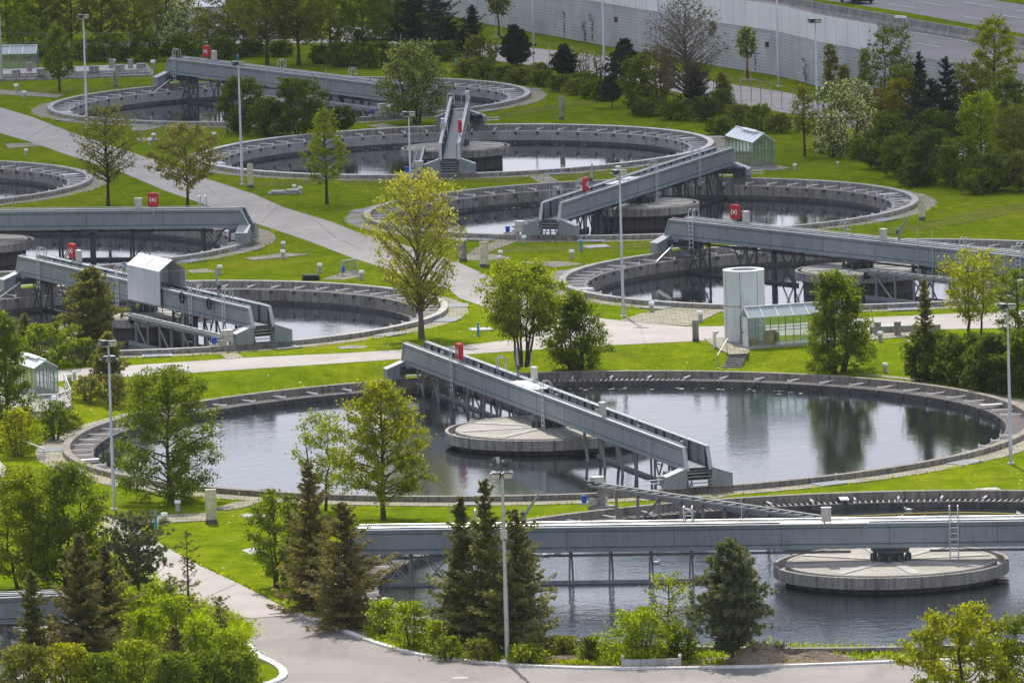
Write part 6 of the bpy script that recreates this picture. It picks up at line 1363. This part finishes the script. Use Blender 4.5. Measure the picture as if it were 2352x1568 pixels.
for x, y, ty, w, c, lab in [(1490, 268, 225, 90, 'mid', 'green shrub below the small tree on the lawn edge'), (1550, 275, 228, 100, 'mid', 'green shrub under the brown-leaved bush'), (1620, 278, 222, 90, 'dark', 'dark green shrub below the dark spruce'), (1660, 262, 205, 70, 'mid', 'green shrub left of the yard fence posts'), (1700, 290, 240, 80, 'olive', 'olive shrub above the small glass shelter'), (1745, 300, 240, 70, 'green', 'green shrub above the right end of the small glass shelter'), (1790, 305, 262, 80, 'olive', 'olive shrub left of the thin young tree'), (1655, 310, 270, 80, 'mid', 'green shrub left above the small glass shelter')]:
    shrub(x, y, ty, w, L_+c, lab, cover=1.4)
def staked(x, y, ty, w, lab, leaf, cover=0.8):
    p = gr(x, y); hh = hpx(p, y-ty); t = tree(x, y, ty, w, leaf, lab, env='oval', cb=0.45, cover=cover)
    for sx in (-0.28, 0.0, 0.28):
        b = MB(); b.tube([(sx, -0.2 if sx else 0.25, 0), (sx*0.9, -0.18 if sx else 0.22, hh*0.52)], 0.035, 6, 'stake'); b.build('stake', t)
    b = MB(); b.lathe([(0.75, 0.0), (0.6, 0.07), (0.05, 0.1)], 16, mt='dirt'); b.build('mulch', t)
staked(1717, 184, 64, 44, 'young staked tree on the grass strip in the middle of the noise wall', L_+'pale', 0.55); staked(1146, 85, -30, 60, 'young bare staked tree by the left part of the noise wall', L_+'olive', 0.15); staked(1660, 150, 30, 60, 'young staked tree behind the bare reddish tree', L_+'olive', 0.7)
tree(1908, 215, 100, 50, L_+'willow', 'thin upright young tree before the noise wall, right of the lamp mast', env='egg', cb=0.15, cover=0.55); tree(1938, 225, 150, 36, L_+'willow', 'smallest thin tree before the noise wall', env='egg', cb=0.1, cover=0.5)
tree(1848, 358, 196, 74, L_+'willow', 'sparse tree with a dark trunk on the lawn behind the small glass shelter', env='egg', cb=0.34, cover=0.5, dens=1.3)
tree(1662, 250, 168, 44, L_+'willow', 'thin feathery tree by the yard fence', env='egg', cb=0.1, cover=0.5)
# right cluster
tree(1912, 362, 255, 80, L_+'blossom', 'lower white blossoming bush at the lawn edge, left of the right cluster', env='dome', cb=0.05, stems=4, cover=1.2)
tree(1945, 345, 185, 185, L_+'blossom', 'white blossoming tree at the right end of the lawn', env='broad', cb=0.05, stems=3, cover=1.25)
tree(2000, 330, 205, 90, L_+'brown', 'brownish bush right of the white blossoming tree', env='oval', cb=0.05, stems=4, cover=1.0)
tree(2052, 262, 52, 115, L_+'mid', 'tall airy tree before the motorway at the right', env='oval', cb=0.1, stems=3, cover=0.6); tree(1990, 240, 110, 56, L_+'green', 'slim bright tree left of the tall airy one', env='egg', cb=0.1, cover=0.7)
tree(2065, 330, 182, 92, L_+'rust', 'golden-brown leaved bush among the dark spruces', env='oval', cb=0.05, stems=3, cover=1.3)
spr(2115, 372, 118, 100, 'needle_dark', 'tall dark spruce of the right cluster, left one', dens=1.05, cb=0.12); spr(2178, 376, 128, 105, 'needle_dark', 'tall dark spruce of the right cluster, right one', dens=1.05, cb=0.2); spr(2145, 380, 180, 100, 'needle_dark', 'lower dark spruce between the two tall ones', dens=1.0, cb=0.15)
tree(2288, 330, 36, 125, L_+'gold', 'tall upright yellow-green tree before the motorway at the right edge', env='oval', cb=0.12, cover=1.1)
tree(2255, 395, 212, 110, L_+'bright', 'bright green tree between the dark spruces and the right edge', env='oval', cb=0.1, cover=1.2); tree(2330, 420, 240, 110, L_+'olive', 'olive tree at the right edge of the upper cluster', env='oval', cb=0.15, cover=1.0)
for x, y, ty, w, c, lab in [(2025, 388, 300, 110, 'dark', 'dark shrub under the brownish bush at the right'), (2070, 405, 312, 130, 'mid', 'green shrub in front of the right cluster, left one'), (2140, 420, 300, 140, 'dark', 'dark shrub under the tall spruces'), (2205, 430, 318, 130, 'mid', 'dark shrub under the bright green tree'), (2285, 438, 355, 120, 'dark', 'dark shrub at the right, below the olive tree'), (2350, 440, 350, 100, 'olive', 'olive shrub at the right edge below the cluster'), (2100, 428, 375, 90, 'dark', 'lowest dark shrub in front of the right cluster'), (2245, 446, 390, 110, 'mid', 'low green shrub in front of the right cluster, right one'), (1975, 368, 320, 60, 'mid', 'small green shrub beneath the white blossoming tree')]:
    shrub(x, y, ty, w, L_+c, lab, cover=1.5, env=['dome', 'oval', 'round', 'egg'][x % 4])
for x, y, ty, w, c, lab in [(2085, 318, 150, 110, 'mid', 'green tree filling the back of the right cluster behind the golden-brown bush'), (2230, 345, 140, 100, 'olive', 'olive tree between the tall spruces and the upright yellow-green tree'), (2320, 380, 170, 110, 'mid', 'green tree at the right edge behind the olive tree'),
        (2150, 400, 250, 110, 'dark', 'dark leafy tree at the foot of the tall spruces'), (2045, 385, 255, 100, 'mid', 'round green tree in front of the brownish bush')]:
    tree(x, y, ty, w, L_+c, lab, env='oval', cb=0.06, stems=3, cover=1.2)
for x, y, h, lab in [(1282, 84, 88, 'leftmost vine climbing the block wall'), (1298, 88, 62, 'short vine beside the leftmost one on the block wall'), (1540, 131, 90, 'thin vine on the block wall behind the bare reddish tree'), (1344, 97, 50, 'low vine on the block wall behind the middle mast'), (1362, 100, 70, 'slanting vine on the block wall right of the middle mast'), (1700, 158, 50, 'small vine on the block wall left of the staked tree'), (1738, 166, 44, 'small vine on the block wall right of the staked tree'), (1850, 192, 60, 'leafless vine on the block wall left of the lamp mast')]:
    p = at(x, y, 0); hh = hpx(p, h); rg_ = np.random.default_rng(int(x)); t = empty('climbing_plant', p, lab, 'vine', 'vines climbing the block wall'); b = MB(); pts = [Vector((rg_.normal(0, 0.022)*i, -0.05, hh*i/6)) for i in range(7)]; b.tube(pts, 0.014, 5, 'bark'); b.build('stem', t)
    n = 110; f = rg_.uniform(0.05, 1, n); C_ = np.stack([np.interp(f*6, range(7), [q.x for q in pts]) + rg_.normal(0, 0.09, n), -0.1 + rg_.normal(0, 0.05, n), f*hh], 1); a_, b_ = frames(rg_, n); o = bpy.data.objects.new('foliage', quads_mesh('foliage', C_, a_*0.07, b_*0.045, 'leaf_dark')); COL.objects.link(o); o.parent = t
for x, y, lab in [(1414, 40, 'small brown nesting box on the block wall, left one'), (1761, 99, 'small brown nesting box on the block wall, right one')]:
    p = at(x, y, 2.6); j = min(range(len(wp)-1), key=lambda i: abs((wp[i].x+wp[i+1].x)/2 - p.x)); f = (p.x-wp[j].x)/(wp[j+1].x-wp[j].x); q = wp[j].lerp(wp[j+1], f)
    zz = at(x, y, 0); k_ = pxm(q); z_ = 2.5; t = empty('nesting_box', (q.x, q.y, z_), lab, 'box', 'nesting boxes on the block wall'); b = MB(); b.box((0, 0.0, 0), (0.34, 0.3, 0.4), 0, 'barkg'); b.build('body', t); b = MB(); b.box((0, -0.03, 0.22), (0.42, 0.42, 0.04), 0, 'roof_dark'); b.build('lid', t)
# grass tufts along kerbs and rims, one uncountable mass
rng = np.random.default_rng(5); C = []
def tuft_line(px, z, n, sp, base=None):
    n = int(n)
    pts = [at(x, y, z) for x, y in px]
    for _ in range(n):
        i = rng.integers(0, len(pts)-1); f = rng.uniform(); q = pts[i].lerp(pts[i+1], f); C.append((q.x + rng.normal(0, sp), q.y + abs(rng.normal(0, sp*2.2)), z + rng.uniform(0.02, 0.16)))
tuft_line([(x, y-8) for x, y in KR[3:]], ZL, 5000, 0.35); tuft_line([(1000, 1490), (1400, 1510), (1600, 1515), (1700, 1500), (2040, 1508)], ZL, 7000, 0.7)
tuft_line([(215, 1210), (330, 1330), (440, 1395), (530, 1425), (560, 1470)], ZL, 3000, 0.4); tuft_line([(372, 1250), (459, 1298), (534, 1332), (623, 1377), (684, 1410)], ZL, 500, 0.06)
for k in TK:
    cx, cy, zg, R = TK[k]
    for _ in range(2200):
        a = rng.uniform(0, 6.283); r = R + (abs(rng.normal(0, 0.06)) if rng.uniform() < 0.35 else 1.42 + rng.normal(0.05, 0.09) + (0.25 if zg < 0 else 0)); s = 0.5+0.5*math.sin(a*9+cx)+0.4*math.sin(a*23)
        if rng.uniform() < s*0.8: C.append((cx+r*math.cos(a), cy+r*math.sin(a), zg + rng.uniform(0.0, 0.1)))
C = np.array(C); n = len(C); d = unit(rng.normal(size=(n, 3))*np.array([0.5, 0.5, 0.3]) + np.array([0, 0, 0.9])); l = rng.uniform(0.08, 0.2, n)[:, None]
q = unit(np.cross(d, rng.normal(size=(n, 3)))); me = quads_mesh('grass_tufts', C, d*l, q*l*0.3, 'leaf_bright'); o = bpy.data.objects.new('grass_tufts', me); COL.objects.link(o)
o['kind'] = 'stuff'; o['label'] = 'tufts of long grass along kerbs, paving joints and tank rims'; o['category'] = 'grass'

# ------------------------------------------------------------------ sky and sun
SUN_EL, SUN_AZ = R_(54), R_(-9)      # azimuth measured from +Y (away from the camera) towards +X
sd = Vector((math.sin(SUN_AZ)*math.cos(SUN_EL), math.cos(SUN_AZ)*math.cos(SUN_EL), math.sin(SUN_EL)))
sl = bpy.data.lights.new('sun', 'SUN'); sl.energy = 4.3; sl.angle = R_(0.53); sl.color = (1.0, 0.94, 0.83)
so = bpy.data.objects.new('sun', sl); COL.objects.link(so); so.rotation_euler = (-sd).to_track_quat('-Z', 'Y').to_euler(); so.location = (0, 600, 300)
w = bpy.data.worlds.new('World'); scene.world = w; w.use_nodes = True; nt = w.node_tree; ns, ls = nt.nodes, nt.links; ns.clear()
sky = ns.new('ShaderNodeTexSky'); sky.sky_type = 'NISHITA'; sky.sun_disc = False; sky.sun_elevation = SUN_EL; sky.sun_rotation = SUN_AZ; sky.altitude = 500; sky.air_density = 1.2; sky.dust_density = 2.0; sky.ozone_density = 1.5
tc = ns.new('ShaderNodeTexCoord'); mp = ns.new('ShaderNodeMapping'); mp.inputs['Scale'].default_value = (3.0, 3.0, 16.0); ls.new(tc.outputs['Generated'], mp.inputs['Vector'])
cn = noise(ns, ls, mp.outputs['Vector'], 1.3, 7, 0.6); sx = ns.new('ShaderNodeSeparateXYZ'); ls.new(tc.outputs['Generated'], sx.inputs[0])
er = ramp(ns, [(0.0, (0.52,)*3), (0.105, (0.46,)*3), (0.127, (0.27,)*3), (0.22, (0.02,)*3), (0.5, (0.10,)*3), (1.0, (0.16,)*3)]); ls.new(sx.outputs[2], er.inputs[0])
ad = N(ns, 'ShaderNodeMath', op='ADD'); ls.new(cn, ad.inputs[0]); ls.new(er.outputs[0], ad.inputs[1])
cr = ramp(ns, [(0.50, (0, 0, 0)), (0.82, (0.92,)*3)]); ls.new(ad.outputs[0], cr.inputs[0])
mx = ns.new('ShaderNodeMix'); mx.data_type = 'RGBA'; ls.new(cr.outputs[0], mx.inputs[0]); ls.new(sky.outputs[0], mx.inputs[6]); mx.inputs[7].default_value = (9.6, 9.7, 11.2, 1)
bg = ns.new('ShaderNodeBackground'); bg.inputs['Strength'].default_value = 0.118; ls.new(mx.outputs[2], bg.inputs['Color'])
wo = ns.new('ShaderNodeOutputWorld'); ls.new(bg.outputs[0], wo.inputs[0])
hb = MB(); hb.box((0, 4000, 33.5), (20000, 18000, 75), 0, 'glass'); hz = hb.build('haze'); hz['kind'] = 'stuff'; hm = bpy.data.materials.new('haze_air'); hm.use_nodes = True; hm.node_tree.nodes.clear()
pv = hm.node_tree.nodes.new('ShaderNodeVolumePrincipled'); pv.inputs['Color'].default_value = (0.86, 0.91, 1.0, 1); pv.inputs['Density'].default_value = 0.00003
ho = hm.node_tree.nodes.new('ShaderNodeOutputMaterial'); hm.node_tree.links.new(pv.outputs[0], ho.inputs['Volume']); hz.data.materials.clear(); hz.data.materials.append(hm)
def m_cloud():
    m, nt, ns, ls = mat('cloud_vapour'); tc = ns.new('ShaderNodeTexCoord'); g = ns.new('ShaderNodeTexGradient'); g.gradient_type = 'SPHERICAL'
    mpp = ns.new('ShaderNodeMapping'); mpp.inputs['Scale'].default_value = (1/520, 1/300, 0.0); ls.new(tc.outputs['Object'], mpp.inputs['Vector']); ls.new(mpp.outputs['Vector'], g.inputs['Vector'])
    n = noise(ns, ls, tc.outputs['Object'], 0.012, 5, 0.55)
    a = N(ns, 'ShaderNodeMath', op='MULTIPLY_ADD'); ls.new(n, a.inputs[0]); a.inputs[1].default_value = 0.35; ls.new(g.outputs['Fac'], a.inputs[2])
    r = ramp(ns, [(0.16, (0, 0, 0)), (0.52, (0.70,)*3)]); ls.new(a.outputs[0], r.inputs[0])
    d = ns.new('ShaderNodeBsdfTranslucent'); d.inputs[0].default_value = (0.95, 0.95, 0.95, 1); t = ns.new('ShaderNodeBsdfTransparent'); mx = ns.new('ShaderNodeMixShader')
    ls.new(r.outputs[0], mx.inputs[0]); ls.new(t.outputs[0], mx.inputs[1]); ls.new(d.outputs[0], mx.inputs[2]); o = ns.new('ShaderNodeOutputMaterial'); ls.new(mx.outputs[0], o.inputs[0]); return m
M['cloud'] = m_cloud()
CALT = 520.0; off = sd/sd.z*CALT; b = MB(); nn, mm = 64, 24; vs = []; fs = []; rg = random.Random(4)
ph = [rg.uniform(0, 6.28) for _ in range(6)]
for j in range(mm+1):
    v = -math.pi/2 + math.pi*j/mm
    for i in range(nn):
        u = 2*math.pi*i/nn; f = 1 + 0.09*math.sin(5*u+ph[0])*math.cos(3*v) + 0.06*math.sin(9*u+ph[1]+4*v) + 0.04*math.sin(15*u+ph[2]-7*v)
        vs.append((520*math.cos(v)*math.cos(u)*f, 300*math.cos(v)*math.sin(u)*f, (70 if v > 0 else 22)*math.sin(v)*f))
for j in range(mm):
    for i in range(nn): fs.append((j*nn+i, j*nn+(i+1) % nn, (j+1)*nn+(i+1) % nn, (j+1)*nn+i))
b.add(vs, fs, 'cloud', True); structure(b.build('cloud', None, (off.x + 20, off.y + 890, CALT)))
scene.view_settings.view_transform = 'Standard'; scene.view_settings.look = 'None'; scene.view_settings.exposure = 0.15; scene.view_settings.gamma = 1.0
scene.render.engine = 'CYCLES'; scene.cycles.max_bounces = 8; scene.cycles.transparent_max_bounces = 16; scene.cycles.use_denoising = True
